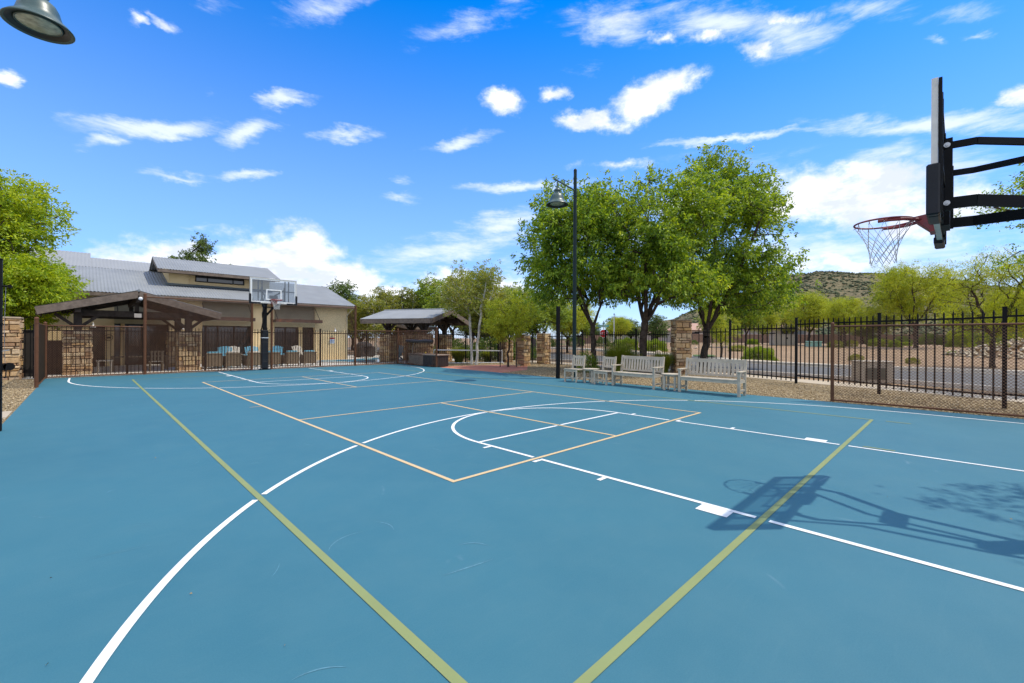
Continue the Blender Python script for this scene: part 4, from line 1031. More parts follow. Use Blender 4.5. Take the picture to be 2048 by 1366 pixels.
pool_table('blue patio table top between the wicker chairs', 1.9, 21.2, .5, .5, .46, 'blue')
t = thing('patio_chair', 'grey slatted dining chair under the nearest pavilion by its right pier', 'chair', (-.55, 20.35, 0), 0)
m = MB()
for i in range(4): m.box(-.2 + i * .11, -.13 + i * .11, -.22, -.195, .42, .80)
m.box(-.23, .25, -.225, -.19, .80, .86); m.build('backrest', 'wicker', t)
m = MB(); m.box(-.22, .24, -.2, .24, .39, .42); m.build('seat', 'cream', t)
for sx in (-.2, .22):
    for sy in (-.2, .21): m = MB(); m.box(sx - .02, sx + .02, sy - .02, sy + .02, 0, .42 if sy > 0 else .85); m.build('leg', 'wicker', t)
t = thing('covered_grill', 'black canvas covered grill beyond the pool, left of the right pavilion', 'grill', (12.41, 27.76, 0), .4)
m = MB(); m.box(-.8, .8, -.35, .35, .06, .8); m.lathe([(.0, .36), (.3, .33), (.55, .18), (.62, 0)], (-.1, 0, .8), 14); m.build('cover', 'grill', t, .05)
m = MB()
for sx in (-.7, .7): m.cyl((sx, -.2, .05), (sx, .2, .05), .05, n=10)
m.build('wheel', 'black', t)

# ------------------------------------------------------------------ court side boxes and practice net
t = thing('deck_box', 'dark brown resin deck box with a paler lid just outside the far right fence corner', 'storage box', (10.22, 15.2, 0), .05)
m = MB(); m.box(-.36, .36, -.55, .62, .02, .56)
for i in range(8): y = -.53 + i * .145; m.box(.36, .372, y, y + .13, .05, .54); m.box(-.372, -.36, y, y + .13, .05, .54)
for i in range(5): x = -.34 + i * .14; m.box(x, x + .125, -.562, -.55, .05, .54)
m.build('body', 'deckbox', t)
m = MB(); m.box(-.40, .40, -.60, .66, .56, .63); m.build('lid', 'lid', t, .02)
t = thing('storage_bin', 'beige plastic storage bin standing behind the dark deck box', 'storage box', (10.35, 16.7, 0), .05)
m = MB(); m.box(-.38, .38, -.75, .75, 0, .56); m.build('body', 'binbeige', t, .04); m = MB(); m.box(-.41, .41, -.78, .78, .56, .62); m.build('lid', 'lid', t, .02)
t = thing('push_broom', 'push broom leaning against the fence beside the beige bin', 'broom', (9.98, 17.2, 0), 0)
m = MB(); m.cyl((0, 0, .05), (-.02, -.25, 1.35), .014, n=8); m.build('handle', 'curb', t); m = MB(); m.box(-.06, .06, -.28, .28, 0, .08); m.build('head', 'deckbox', t)
NA_ = Vector((10.95, 16.35, 0)); NB_ = Vector((14.55, 14.35, 0))
NA_ = Vector((11.28, 16.97, 0)); NB_ = Vector((14.70, 15.03, 0))
t = thing('practice_net', 'low white taped portable net on the gravel beyond the red court surface', 'net', NA_)
d = NB_ - NA_; Ln = d.length; u = d.normalized(); q = Vector((u.y, -u.x, 0))
m = MB(); m.beam((0, 0, .80), d + Vector((0, 0, .74)), .015, .06); m.build('net_tape', 'pvc', t)
m = MB(); m.tube([(0, 0, .05), d * .5 + Vector((0, 0, .05)), d + Vector((0, 0, .05))], .022, 8)
for p in (Vector((0, 0, 0)), d): m.tube([p + q * .45 + Vector((0, 0, .02)), p + q * .1 + Vector((0, 0, .07)), p - q * .1 + Vector((0, 0, .07)), p - q * .45 + Vector((0, 0, .02))], .02, 6); m.cyl(p + Vector((0, 0, .05)), p + Vector((0, 0, .80)), .022, n=8)
m.build('frame', 'pvc', t)
m = MB()
for i in range(int(Ln / .09)): p = u * (i * .09); m.cyl(p + Vector((0, 0, .1)), p + Vector((0, 0, .78 - .06 * i * .09 / Ln)), .0022, n=3, cap=False)
for k in range(8): m.cyl(Vector((0, 0, .1 + k * .085)), d + Vector((0, 0, .1 + k * .085 - .004 * k)), .0022, n=3, cap=False)
m.build('netting', 'black', t)
t = thing('foam_ball', 'small yellow ball resting on the beige bin', 'ball', (10.3, 16.3, .675)); m = MB(); m.lathe([(.0, -.055), (.03, -.045), (.05, -.02), (.055, 0), (.05, .02), (.03, .045), (0, .055)], n=14); m.build('ball', 'yellow', t)

# ------------------------------------------------------------------ benches, chairs, tables at the court edge
def bench(w, nsl):
    t = thing('garden_bench', 'x', 'bench', (0, 0, 0), 0, 'pale garden benches at the court edge')   # sits along x, faces -y
    hw = w / 2
    for s in (-1, 1):
        m = MB(); m.box(s * (hw - .03) - .03, s * (hw - .03) + .03, -.26, -.20, 0, .62); m.build('leg', 'bench', t, .004)
        m = MB(); m.box(s * (hw - .03) - .03, s * (hw - .03) + .03, .20, .26, 0, .42); m.beam((s * (hw - .03), .23, .41), (s * (hw - .03), .31, .94), .06, .06, up=(0, 1, 0)); m.build('leg', 'bench', t, .004)
        m = MB(); m.box(s * (hw - .03) - .04, s * (hw - .03) + .04, -.30, .235, .62, .65); m.build('armrest', 'bench', t, .004)
        m = MB(); m.box(s * (hw - .03) - .02, s * (hw - .03) + .02, -.20, .20, .12, .17); m.box(s * (hw - .03) - .02, s * (hw - .03) + .02, -.20, .20, .34, .40); m.build('side_rail', 'bench', t)
    m = MB()
    for i in range(5): y = -.262 + i * .094; m.box(-hw + (.062 if i in (0, 4) else .01), hw - (.062 if i in (0, 4) else .01), y, y + .078, .405, .43)
    m.box(-hw + .062, hw - .062, -.245, -.215, .33, .404); m.box(-hw + .062, hw - .062, .21, .24, .33, .404); m.build('seat', 'bench', t)
    m = MB(); p = lambda z: .23 + (z - .41) / .53 * .08
    m.beam((-hw + .06, p(.88), .88), (hw - .06, p(.88), .88), .035, .10); m.beam((-hw + .06, p(.5) - .005, .49), (hw - .06, p(.5) - .005, .49), .03, .05)
    for i in range(nsl): x = -hw + .06 + (w - .12) * (i + .5) / nsl; m.beam((x, p(.51), .51), (x, p(.835), .835), .062, .018, up=(0, 1, 0))
    m.build('backrest', 'bench', t); return t
b1 = bench(1.50, 14); b1['label'] = 'pale slatted garden bench between the chairs and the tall stone pillar'; b1.location = (9.42, 3.30, 0); b1.rotation_euler = (0, 0, -math.pi / 2 - .06)
b2 = copy_tree(b1, 'pale slatted garden bench at the right end of the row', (9.44, 1.08, 0), -math.pi / 2 + .02, (1.07, 1, 1))
def side_chair():
    t = thing('side_chair', 'x', 'chair', (0, 0, 0), 0, 'armless pale chairs at the court edge'); hw = .23
    for s in (-1, 1):
        m = MB(); m.box(s * hw - .024, s * hw + .024, -.25, -.20, 0, .415); m.build('leg', 'bench', t)
        m = MB(); m.box(s * hw - .024, s * hw + .024, .19, .24, 0, .42); m.beam((s * hw, .215, .41), (s * hw, .28, .90), .048, .05, up=(0, 1, 0)); m.build('leg', 'bench', t)
        m = MB(); m.box(s * hw - .015, s * hw + .015, -.20, .19, .12, .16); m.build('stretcher', 'bench', t)
    m = MB(); m.box(-hw + .025, hw - .025, -.235, -.215, .12, .16); m.build('stretcher', 'bench', t)
    m = MB()
    for i in range(5): y = -.27 + i * .1; m.box(-hw - .03, hw + .03, y, y + .085, .42 - (.012 if 1 <= i <= 3 else 0), .445 - (.012 if 1 <= i <= 3 else 0))
    m.box(-hw + .025, hw - .025, -.24, -.215, .35, .41); m.build('seat', 'bench', t)
    m = MB(); m.beam((-hw + .02, .272, .84), (hw - .02, .272, .84), .025, .07); m.beam((-hw + .02, .235, .56), (hw - .02, .235, .56), .025, .06)
    for i in range(5): x = -hw + .05 + i * (2 * hw - .1) / 4; m.beam((x, .237, .585), (x, .268, .81), .055, .016, up=(0, 1, 0))
    m.build('backrest', 'bench', t); return t
c1 = side_chair(); c1['label'] = 'pale armless chair nearest the black net post'; c1.location = (9.30, 5.60, 0); c1.rotation_euler = (0, 0, -math.pi / 2 + .05)
c2 = copy_tree(c1, 'pale armless chair beside the left arm of the first bench', (9.33, 4.40, 0), -math.pi / 2 - .04)
def round_table():
    t = thing('side_table', 'x', 'table', (0, 0, 0), 0, 'small pale side tables at the court edge')
    m = MB(); m.cyl((0, 0, .44), (0, 0, .47), .27, n=32); m.cyl((0, 0, .40), (0, 0, .44), .21, n=24); m.build('tabletop', 'bench', t)
    for sx in (-1, 1):
        for sy in (-1, 1): m = MB(); m.box(sx * .15 - .028, sx * .15 + .028, sy * .15 - .028, sy * .15 + .028, 0, .40); m.build('leg', 'bench', t)
    m = MB(); m.box(-.12, .12, -.015, .015, .14, .18); m.box(-.165, -.135, -.12, .12, .14, .18); m.box(.135, .165, -.12, .12, .14, .18); m.build('stretcher', 'bench', t); return t
t1 = round_table(); t1['label'] = 'small round pale table between the two armless chairs'; t1.location = (9.42, 4.99, 0)
t2 = copy_tree(t1, 'small round pale table between the two benches', (9.45, 2.20, 0), .1)

# ------------------------------------------------------------------ street side objects
t = thing('utility_cabinet', 'low tan utility cabinet with dark louvres on the verge behind the right fence', 'utility box', (16.85, -1.5, 0), -.87)
m = MB(); m.box(-.52, .52, -.24, .24, 0, .70); m.box(-.54, .54, -.26, .26, .70, .76); m.build('body', 'tan_util', t, .02)
m = MB(); m.box(-.36, .26, -.262, -.245, .12, .52)
for i in range(9): m.box(-.36, .26, -.275, -.255, .13 + i * .043, .155 + i * .043)
m.build('louvre', 'louvre', t)
def terr(x, y): return (x, y, zt(x, y))
t = thing('transformer_box', 'pale green electrical transformer box on the far tan slope', 'utility box', terr(56.93, 8.02), -.8)
m = MB(); m.box(-.62, .62, -.5, .5, 0, .5); m.box(-.66, .66, -.54, .54, .5, .66); m.build('body', 'jade', t, .04); m = MB(); m.box(-.72, .72, -.6, .6, -.1, .06); m.build('base', 'concrete', t)
t = thing('utility_shed', 'beige metal meter enclosure on the far slope beside the green transformer box', 'utility box', terr(61.29, 12.15), -.8)
m = MB(); m.box(-1.45, 1.45, -.6, .6, 0, 1.35); m.box(-1.5, 1.5, -.65, .65, 1.35, 1.42); m.build('body', 'tan_util', t, .03); m = MB(); m.box(-.01, .01, -.61, -.602, .1, 1.3); m.box(.05, .25, -.62, -.602, .8, 1.0); m.build('door_latch', 'black', t)
t = thing('stop_sign', 'red octagonal stop sign with green street name blades beyond the fence', 'road sign', (32.09, 19.71, 0), ALIGN + .0)
m = MB(); m.box(-.03, .03, -.03, .03, 0, 3.15); m.build('post', 'galv', t)
def octa(r): return [(r * math.cos(math.pi / 8 + k * math.pi / 4), r * math.sin(math.pi / 8 + k * math.pi / 4)) for k in range(8)]
def plate(name, poly, y0, y1, z, mat, par):
    m = MB(); n = len(poly); vs = [(x, y0, z + q) for x, q in poly] + [(x, y1, z + q) for x, q in poly]
    m.add(vs, [tuple(range(n)), tuple(range(2 * n - 1, n - 1, -1))] + [(i, n + i, n + (i + 1) % n, (i + 1) % n) for i in range(n)]); return m.build(name, mat, par)
pl = plate('sign_face', octa(.40), -.05, -.035, 1.95, 'signwhite', t); plate('red_field', octa(.37), -.055, -.051, 1.95, 'signred', pl)
text_mesh('lettering', 'STOP', .30, 'signwhite', pl, (0, -.058, 1.95), (math.pi / 2, 0, 0))
m = MB(); m.box(-.48, .48, -.012, .012, 2.55, 2.77); n1 = m.build('street_name_blade', 'signgreen', t)
m = MB(); m.box(-.012, .012, -.45, .45, 2.80, 3.0); m.build('street_name_blade', 'signgreen', t)
m = MB()
for i in range(9): m.box(-.40 + i * .09, -.345 + i * .09, -.016, -.013, 2.62, 2.70)
m.build('blade_lettering', 'signwhite', n1)
t = thing('utility_pole', 'thin grey pole rising beyond the stop sign', 'pole', (50.98, 30.61, 0)); m = MB(); m.cyl((0, 0, 0), (0, 0, 4.9), .09, .06, n=10); m.build('shaft', 'galv', t); m = MB(); m.cyl((0, 0, 4.9), (0, 0, 5.1), .12, .02, n=10); m.build('cap', 'black', t)
t = thing('letter_box', 'dark green street bin at the far kerb, seen through the small gate', 'bin', (33.79, 30.63, 0), .2); m = MB(); m.box(-.42, .42, -.4, .4, .05, 1.5, jit=.02); m.build('body', 'deckbox', t, .05); m = MB(); m.box(-.46, .46, -.44, .44, 1.5, 1.62); m.build('lid', 'black', t, .03)
# far block walls
def block_wall(label, pts, h):
    t = thing('block_wall', label, 'wall', (pts[0][0], pts[0][1], 0))
    for (a, b) in zip(pts[:-1], pts[1:]):
        m = MB(); za = zt(*a); zb = zt(*b); o = pts[0]
        m.beam((a[0] - o[0], a[1] - o[1], za + h / 2 - .2), (b[0] - o[0], b[1] - o[1], zb + h / 2 - .2), .2, h); m.build('wall_panel', 'blockwall', t)
        m = MB(); m.beam((a[0] - o[0], a[1] - o[1], za + h - .17), (b[0] - o[0], b[1] - o[1], zb + h - .17), .26, .06); m.build('coping', 'tileroof', t)
    return t
block_wall('long brown block wall at the top of the tan slope behind the street trees', [(78.84, 31.35), (86.68, 26.49), (90.60, 19.87), (94.99, 9.98), (96.33, 0.30), (93.19, -7.82), (93.70, -16.71)], 1.75)
block_wall('short brown block wall at the back of the lawn behind the aspens', [(67.87, 50.46), (68.73, 46.82), (72.20, 46.24)], 1.9)
def house(label, x, y, rz, w, d, h, rh, garage=True):
    t = thing('house', label, 'house', (x, y, zt(x, y)), rz)
    m = MB(); m.box(-w / 2, w / 2, -d / 2, d / 2, -.5, h); m.build('wall', 'housewall', t)
    m = MB(); e = .6; m.add([(-w / 2 - e, -d / 2 - e, h), (w / 2 + e, -d / 2 - e, h), (w / 2 + e, d / 2 + e, h), (-w / 2 - e, d / 2 + e, h), (-w / 2 + d * .35, 0, h + rh), (w / 2 - d * .35, 0, h + rh)], [(0, 1, 5, 4), (1, 2, 5), (2, 3, 4, 5), (3, 0, 4), (3, 2, 1, 0)]); m.build('roof', 'tileroof', t)
    m = MB(); m.box(-w * .1, w * .33, -d / 2 - .05, -d / 2 - .01, h - 1.5, h - .35); m.build('window', 'winglass', t)
    m = MB(); m.box(-w * .42, -w * .22, -d / 2 - .05, -d / 2 - .01, 0, 2.1); m.build('door', 'slat', t)
    return t
house('single storey house with pink tiled roof behind the far block wall', 108.41, 24.84, -.9, 11, 9, 2.9, 1.7)
house('pale stucco house beyond the tan slope, behind the third big tree', 92.77, 37.32, -.5, 9, 9, 2.6, 1.6)
house('pale house behind the round dark tree beside the tall pillar', 99.48, 50.34, -.3, 12, 9, 2.7, 1.7)
# riprap
rs = np.random.RandomState(5)
def W2(px, D): 
    r = (px - 1024) / 873.2 * D; return (-2.7057 + .6988 * D + .7153 * r, -3.6148 + .7153 * D - .6988 * r)
c0 = (46.42, -6.87)
P = []; S = []
while len(P) < 480:
    a = rs.uniform(0, 6.28); q = math.sqrt(rs.uniform(0, 1)); x = c0[0] + q * (4.2 * math.cos(a) * .7 + 3 * math.sin(a)); y = c0[1] + q * (-4.2 * math.cos(a) * .7 + 3 * math.sin(a))
    if x < 28.4: continue
    P.append((x, y, zt(x, y) + .03 + (1 - q) * 1.25 * sstep(28.2, 31.5, x))); S.append(rs.uniform(.10, .26))
tag(rocks('riprap', P, S, 'rock', 8, .7), 'bank of pale loose river rock on the far slope at the right edge', 'rocks', None, 'stuff')
for i, (x, y, s, lb) in enumerate([(68.23, -5.81, .8, 'large pale boulder on top of the far slope at the right'), (50.50, 17.10, .75, 'grey boulder on the far slope behind the third big tree'), (47.31, 17.43, .6, 'low pale boulder on the far slope just right of the tall pillar'),
     (37.51, 20.00, .55, 'tan boulder beyond the fence above the clump of tall grass'), (36.83, 16.48, .65, 'pale orange boulder beyond the fence left of the tall pillar'), (65.83, 7.72, .7, 'rounded boulder on the far slope beside the brown chain link post'), (44.32, 23.14, .5, 'small orange boulder behind the second big tree')]):
    o = rocks('boulder', [(0, 0, 0), (s * .8, .2, -.1), (-s * .5, .4, -.1)], [s, s * .6, s * .5], 'boulder', 20 + i, .65); o.location = (x, y, zt(x, y) + .12); tag(o, lb, 'boulder', 'boulders on the far slope')
    sbs = o.modifiers.new('s', 'SUBSURF'); sbs.levels = 1; sbs.render_levels = 1
# loose pebbles on the gravel near the court, leaf litter on the court
P = []; S = []
while len(P) < 26000:
    k = rs.uniform()
    if k < .62: x = 9.99 + abs(rs.exponential(2.2)); y = rs.uniform(-7, 9)
    elif k < .8: x = rs.uniform(10, 16); y = rs.uniform(7, 16)
    else: x = -3.71 - abs(rs.exponential(1.6)); y = rs.uniform(5.0, 18)
    if x > 16.2 or x > 13.2 + (y + 5) * .22 and y < 2: continue
    if 8.3 < y < 9.35 and x < 0: continue
    if 9.9 < x < 13.9 and 10.2 < y < 14.9: continue
    P.append((x, y, rs.uniform(-.012, .004))); S.append(rs.uniform(.010, .026))
tag(rocks('gravel', P, S, 'pebble', 9, .7), 'loose tan pebbles along both court edges', 'gravel', None, 'stuff')
lp = [(-2.270, -0.561), (-2.021, -1.378), (-2.823, -0.777), (6.528, -3.228), (2.674, -3.153), (2.746, -3.920), (-2.850, 0.223), (-2.096, 3.151)]
V = []; 
for x, y in lp:
    a = rs.uniform(0, 6.28); s = rs.uniform(.006, .013)
    for dx, dy, dz in ((-1, 0, .002), (0, .45, .010), (1, 0, .004), (0, -.45, .003)): V.append((x + s * (dx * math.cos(a) - dy * math.sin(a)), y + s * (dx * math.sin(a) + dy * math.cos(a)), .005 + dz))
tag(np_mesh('leaves', np.array(V), np.arange(len(V)).reshape(-1, 4), MT['leaf_dry']), 'tiny dry leaves scattered over the blue court', 'leaves', None, 'stuff')

# ------------------------------------------------------------------ trees
ASH = dict(llen=.165, lw=.068, spread=.30, droop=.55)
G3 = 'three big leafy trees behind the benches'
def ash(label, loc, seed, **kw):
    d = dict(ASH); d.update(kw); return make_tree('ash_tree', label, 'tree', loc, 'bark', 'ash', G3, seed=seed, **d)
ash('left of the three big trees, slim leaning trunk beside the green lamp post', (14.41, 8.33, 0), 11, trunk_h=2.0, cz=5.6, rx=3.15, cr=3.5, ntips=470, per=92, trunk_r=.115, lobes=22, lobe_r=.36, lean=(-.35, .3), forks=5, skirt=7)
ash('middle of the three big trees, thick trunk forking low behind the first bench', (14.89, 6.18, 0), 12, trunk_h=2.2, cz=5.6, rx=2.9, cr=3.7, ntips=470, per=92, trunk_r=.16, lobes=22, lobe_r=.36, lean=(.35, -.3), forks=5, skirt=7, extra=((-1.3, 1.25, 7.2, 1.25), (1.65, -1.6, 7.7, 1.35)))
ash('right and tallest of the three big trees, rising behind the second bench', (20.04, 5.62, 0), 13, trunk_h=1.9, cz=6.35, rx=3.8, cr=4.75, ntips=700, per=92, trunk_r=.17, lobes=30, lobe_r=.33, lean=(.75, -.7), forks=6, skirt=6, extra=((2.1, -2.07, 3.9, 1.55), (.4, -.4, 10.0, 1.2), (1.85, -1.8, 8.5, 1.35)))
GL = 'bright trees at the left edge'
make_tree('shade_tree', 'big sunlit yellow green tree filling the left edge above the stone pillar', 'tree', (-6.27, 23.63, 0), 'bark', 'bright', GL, seed=21, trunk_h=2.2, cz=4.9, rx=3.3, cr=3.9, ntips=760, per=100, llen=.15, lw=.058, spread=.27, trunk_r=.17, lobes=30, lobe_r=.42, lean=(.1, -.1), forks=4, skirt=8)
make_tree('shade_tree', 'smaller bright tree overlapping the left end of the nearest pavilion roof', 'tree', (-4.78, 22.18, 0), 'bark', 'bright', GL, seed=22, trunk_h=1.6, cz=3.2, rx=1.95, cr=1.9, ntips=360, per=110, llen=.13, lw=.05, spread=.22, trunk_r=.09, lobes=12, lobe_r=.42, forks=3)
# aspens
ASP = dict(trunk_h=3.2, cz=4.1, rx=1.3, cr=2.1, ntips=230, per=34, llen=.08, lw=.06, spread=.20, trunk_r=.07, lobes=14, lobe_r=.5, forks=2, upright=1, fork_w=.3)
a1 = make_tree('aspen_tree', 'left white trunked aspen behind the practice net', 'tree', (12.87, 15.56, 0), 'bark_white', 'aspen', 'aspens behind the practice net', seed=31, lean=(-.7, .35), **ASP)
a2 = make_tree('aspen_tree', 'right white trunked aspen behind the practice net, leaning right', 'tree', (12.78, 15.09, 0), 'bark_white', 'aspen', 'aspens behind the practice net', seed=32, lean=(.75, -.5), **ASP)
for i, (x, y, s, lb) in enumerate([(-4.39, 34.38, .8, 'white trunked aspen left of the nearest pavilion, closest to the picture edge'), (-3.91, 32.51, .86, 'middle white trunked aspen seen under the left end of the pavilion roof'), (-3.49, 34.19, .75, 'white trunked aspen showing beside the left pavilion post')]):
    o = copy_tree(a1 if i % 2 else a2, lb, (x, y, 0), i * 1.7, s); o['group'] = 'aspens behind the nearest pavilion'
# young green tree by the gate
make_tree('young_tree', 'young bright green tree beside the low practice net', 'tree', (12.89, 12.61, 0), 'bark', 'mesq', None, seed=41, trunk_h=1.35, cz=2.65, rx=1.45, cr=1.3, ntips=230, per=100, llen=.09, lw=.03, spread=.2, trunk_r=.055, lobes=12, lobe_r=.45, forks=3, droop=.8)
m = MB()
for k, s in enumerate((-.42, .42)):
    t = thing('tree_stake', ('dark stake left of the young green tree trunk', 'dark stake right of the young green tree trunk')[k], 'stake', (12.89, 12.61, 0), ALIGN, 'stakes of the young tree'); m = MB(); m.cyl((s, 0, -.05), (s, 0, 1.3), .028, n=8); m.build('shaft', 'timber', t); m = MB(); m.cyl((s, 0, 1.24), (0, 0, 1.24), .006, n=4); m.build('tie', 'brown', t)
# backdrop crowns
def proto(kind, leaf, bark, seed, **kw): return make_tree(kind, 'x', 'tree', (0, 0, 0), bark, leaf, None, seed=seed, **kw)
BG = dict(llen=.19, lw=.085, spread=.34)
rd_mid = lambda: proto('round_tree', 'mid', 'bark', 51, trunk_h=1.7, cz=4.2, rx=2.6, cr=2.6, ntips=260, per=62, trunk_r=.14, lobes=15, lobe_r=.42, forks=4, **BG)
rd_olive = lambda: proto('round_tree', 'olive', 'bark', 52, trunk_h=1.7, cz=4.6, rx=2.3, cr=3.1, ntips=260, per=58, trunk_r=.14, lobes=16, lobe_r=.40, forks=4, **BG)
rd_dark = lambda: proto('dark_tree', 'dark', 'bark_dark', 53, trunk_h=1.5, cz=4.4, rx=2.2, cr=3.0, ntips=260, per=60, trunk_r=.15, lobes=16, lobe_r=.42, forks=3, **BG)
up_dark = lambda: proto('upright_tree', 'dark', 'bark_dark', 54, trunk_h=2.5, cz=8.0, rx=2.5, cr=4.6, ntips=170, per=80, trunk_r=.2, lobes=15, lobe_r=.26, forks=6, upright=1, **BG)
asp_bg = lambda: proto('aspen_tree', 'olive', 'bark_white', 55, trunk_h=2.0, cz=4.6, rx=1.3, cr=3.4, ntips=170, per=48, trunk_r=.10, lobes=14, lobe_r=.45, forks=3, upright=1, llen=.14, lw=.09, spread=.3)
mesq = lambda: proto('mesquite_tree', 'mesq', 'bark', 56, trunk_h=1.5, cz=3.9, rx=3.3, cr=2.2, ntips=420, per=120, trunk_r=.13, lobes=22, lobe_r=.34, forks=5, droop=.8, llen=.13, lw=.036, spread=.36)
mesq2 = lambda: proto('mesquite_tree', 'mesq', 'bark', 57, trunk_h=1.6, cz=3.7, rx=2.7, cr=2.3, ntips=300, per=110, trunk_r=.12, lobes=16, lobe_r=.36, forks=5, droop=.7, llen=.10, lw=.028, spread=.30)
PRO = {}
def place(fn, key, label, loc, rz, s, group):
    if key not in PRO: PRO[key] = fn(); o = PRO[key]
    else: o = copy_tree(PRO[key])
    o['label'] = label; o.location = (loc[0], loc[1], zt(*loc)); o.rotation_euler = (0, 0, rz); o.scale = s if isinstance(s, tuple) else (s,) * 3; o['group'] = group
    return o
GB = 'trees behind the pool area'
for key, fn, label, loc, rz, s in [
    ('up', up_dark, 'tall sparse dark tree rising above the clubhouse clerestory roof', (6.61, 54.38), .4, (1.12, 1.12, 1.08)),
    ('up', up_dark, 'dark treetop barely peeking over the clubhouse roof left of the clerestory', (4.52, 73.20), 2, (.8, .8, .95)),
    ('up', up_dark, 'dark treetop peeking over the clerestory roof, right of the tall sparse tree', (11.55, 66.34), 1, (.7, .7, .97)),
    ('dk', rd_dark, 'dense dark tree directly behind the right end of the clubhouse roof', (16.17, 42.25), 0, (1.05, 1.05, 1.12)),
    ('dk', rd_dark, 'second dark tree lower behind the right end of the clubhouse roof', (19.17, 44.92), 1.4, (1, 1, .95)),
    ('as', asp_bg, 'slender olive aspen between the clubhouse and the right pavilion roof', (16.70, 36.14), 0, (1, 1, .86)),
    ('as', asp_bg, 'tall pointed olive aspen above the left end of the right pavilion', (18.89, 36.80), 1.1, (1.15, 1.15, 1.0)),
    ('as', asp_bg, 'pointed olive aspen above the middle of the right pavilion roof', (21.52, 37.02), 2.3, (1.1, 1.1, 1.02)),
    ('as', asp_bg, 'aspen behind the left post of the right pavilion', (14.90, 30.91), 2.9, (1, 1, .72)),
    ('ol', rd_olive, 'olive tree low behind the right pavilion, between the two pointed aspens', (22.73, 41.43), .3, (1.2, 1.2, .9)),
    ('ol', rd_olive, 'olive tree beyond the pool beside the covered grill', (14.45, 32.75), 1.8, (1, 1, .62)),
    ('md', rd_mid, 'light green tree above the right end of the right pavilion roof', (24.86, 36.56), .5, (1.3, 1.3, 1.18)),
    ('md', rd_mid, 'light green tree behind the aspens, left side', (23.15, 31.24), 2.5, (1.1, 1.1, 1.12)),
    ('ol', rd_olive, 'olive tree between the two white aspen trunks, further back', (21.36, 26.00), 3.1, (1.25, 1.25, 1.0)),
    ('ol', rd_olive, 'olive tree right of the aspens behind the young green tree', (21.45, 23.12), 4.2, (1.1, 1.1, .78)),
    ('md', rd_mid, 'mid green tree behind the slim gate pillars', (21.36, 20.41), 4.5, (1.0, 1.0, .82)),
    ('md', rd_mid, 'mid green tree left of the plain black net post', (24.91, 21.14), 5.2, (1.1, 1.1, .86)),
    ('ms', mesq, 'yellow green tree behind the plain black net post and lamp post', (32.04, 23.95), .8, (1.0, 1.0, .95)),
    ('dk', rd_dark, 'dark tree deep behind the right pavilion piers', (25.37, 41.66), 2.7, (1.4, 1.4, .8)),
    ('dk', rd_dark, 'dark tree low behind the aspens trunks', (25.91, 29.94), 3.7, (1.4, 1.4, .72))]:
    place(fn, key, label, loc, rz, s, GB)
GF = 'far trees beyond the road'
for key, fn, label, loc, rz, s in [
    ('dk', rd_dark, 'distant dark tree left of the stop sign', (75.98, 52.33), 0, (1.1, 1.1, .75)),
    ('dk', rd_dark, 'distant dark treetop above the stop sign street blades', (84.21, 51.27), 1, (1.2, 1.2, .95)),
    ('dk', rd_dark, 'distant dark tree right of the thin grey pole', (79.52, 44.67), 2, (1.3, 1.3, .78)),
    ('ms', mesq, 'distant yellow tree between the stop sign and the second trunk', (62.10, 36.53), 1.3, (.85, .85, .75)),
    ('dk', rd_dark, 'compact dark round tree between the second trunk and the tall pillar', (51.65, 24.37), 3, (.72, .72, .63)),
    ('md', rd_mid, 'light tree on the lawn behind the lamp post foot', (45.81, 32.87), 3.3, (.9, .9, .7)),
    ('m2', mesq2, 'thin young tree on the far slope right of the third trunk', (32.20, 9.12), 0, (.72, .72, .80)),
    ('md', rd_mid, 'mid green two stemmed tree on the far slope above the round bush', (53.57, 14.11), .2, (.85, .85, .88)),
    ('ms', mesq, 'small yellow green tree on the far slope left of the utility shed', (66.07, 15.88), 2.2, (.75, .75, .85)),
    ('ms', mesq, 'wide yellow green tree above the green transformer box', (63.68, 9.82), .9, (1.1, 1.1, 1.12)),
    ('ms', mesq, 'yellow green tree above the top of the brown chain link post', (59.51, 5.50), 3.9, (.9, .9, .95)),
    ('ms', mesq, 'largest yellow green mesquite in front of the hill, right of the hoop net', (58.45, -0.45), 5.1, (1.22, 1.22, 1.48)),
    ('m2', mesq2, 'sparse mesquite with bare upper twigs near the right end of the picket fence', (32.40, -4.92), 1.0, (1.0, 1.0, 1.05)),
    ('ms', mesq, 'yellow green tree behind the sparse mesquite at the right edge', (61.94, -8.06), 2.8, (.95, .95, 1.02)),
    ('ol', rd_olive, 'dark olive tree near the wall behind the tallest fence post', (86.64, -4.22), .5, (1.1, 1.1, .78)),
    ('ol', rd_olive, 'dark olive tree near the wall between the two mesquites', (85.81, 4.98), 1.5, (1.2, 1.2, .82)),
    ('dk', rd_dark, 'dark tree by the block wall above the tan utility cabinet', (86.41, 7.19), 2.5, (.95, .95, .62)),
    ('dk', rd_dark, 'dark tree by the block wall at the right edge', (87.69, -8.04), 3.5, (1.1, 1.1, .62)),
    ('md', rd_mid, 'mid green tree beside the pale house behind the third big trunk', (69.20, 24.00), 4, (.95, .95, .8)),
    ('ol', rd_olive, 'olive tree at the foot of the hill behind the utility shed', (103.86, 20.89), 4.4, (1.3, 1.3, 1.0))]:
    place(fn, key, label, loc, rz, s, GF)
make_tree('pine_tree', 'dark pine standing in front of the hill between two mesquites', 'tree', terr(91.37, 10.73), 'bark_dark', 'dark', None, seed=61, trunk_h=2.2, cz=5.6, rx=2.4, cr=4.8, ntips=200, per=70, llen=.22, lw=.05, spread=.32, trunk_r=.18, lobes=14, lobe_r=.36, forks=3, upright=1)
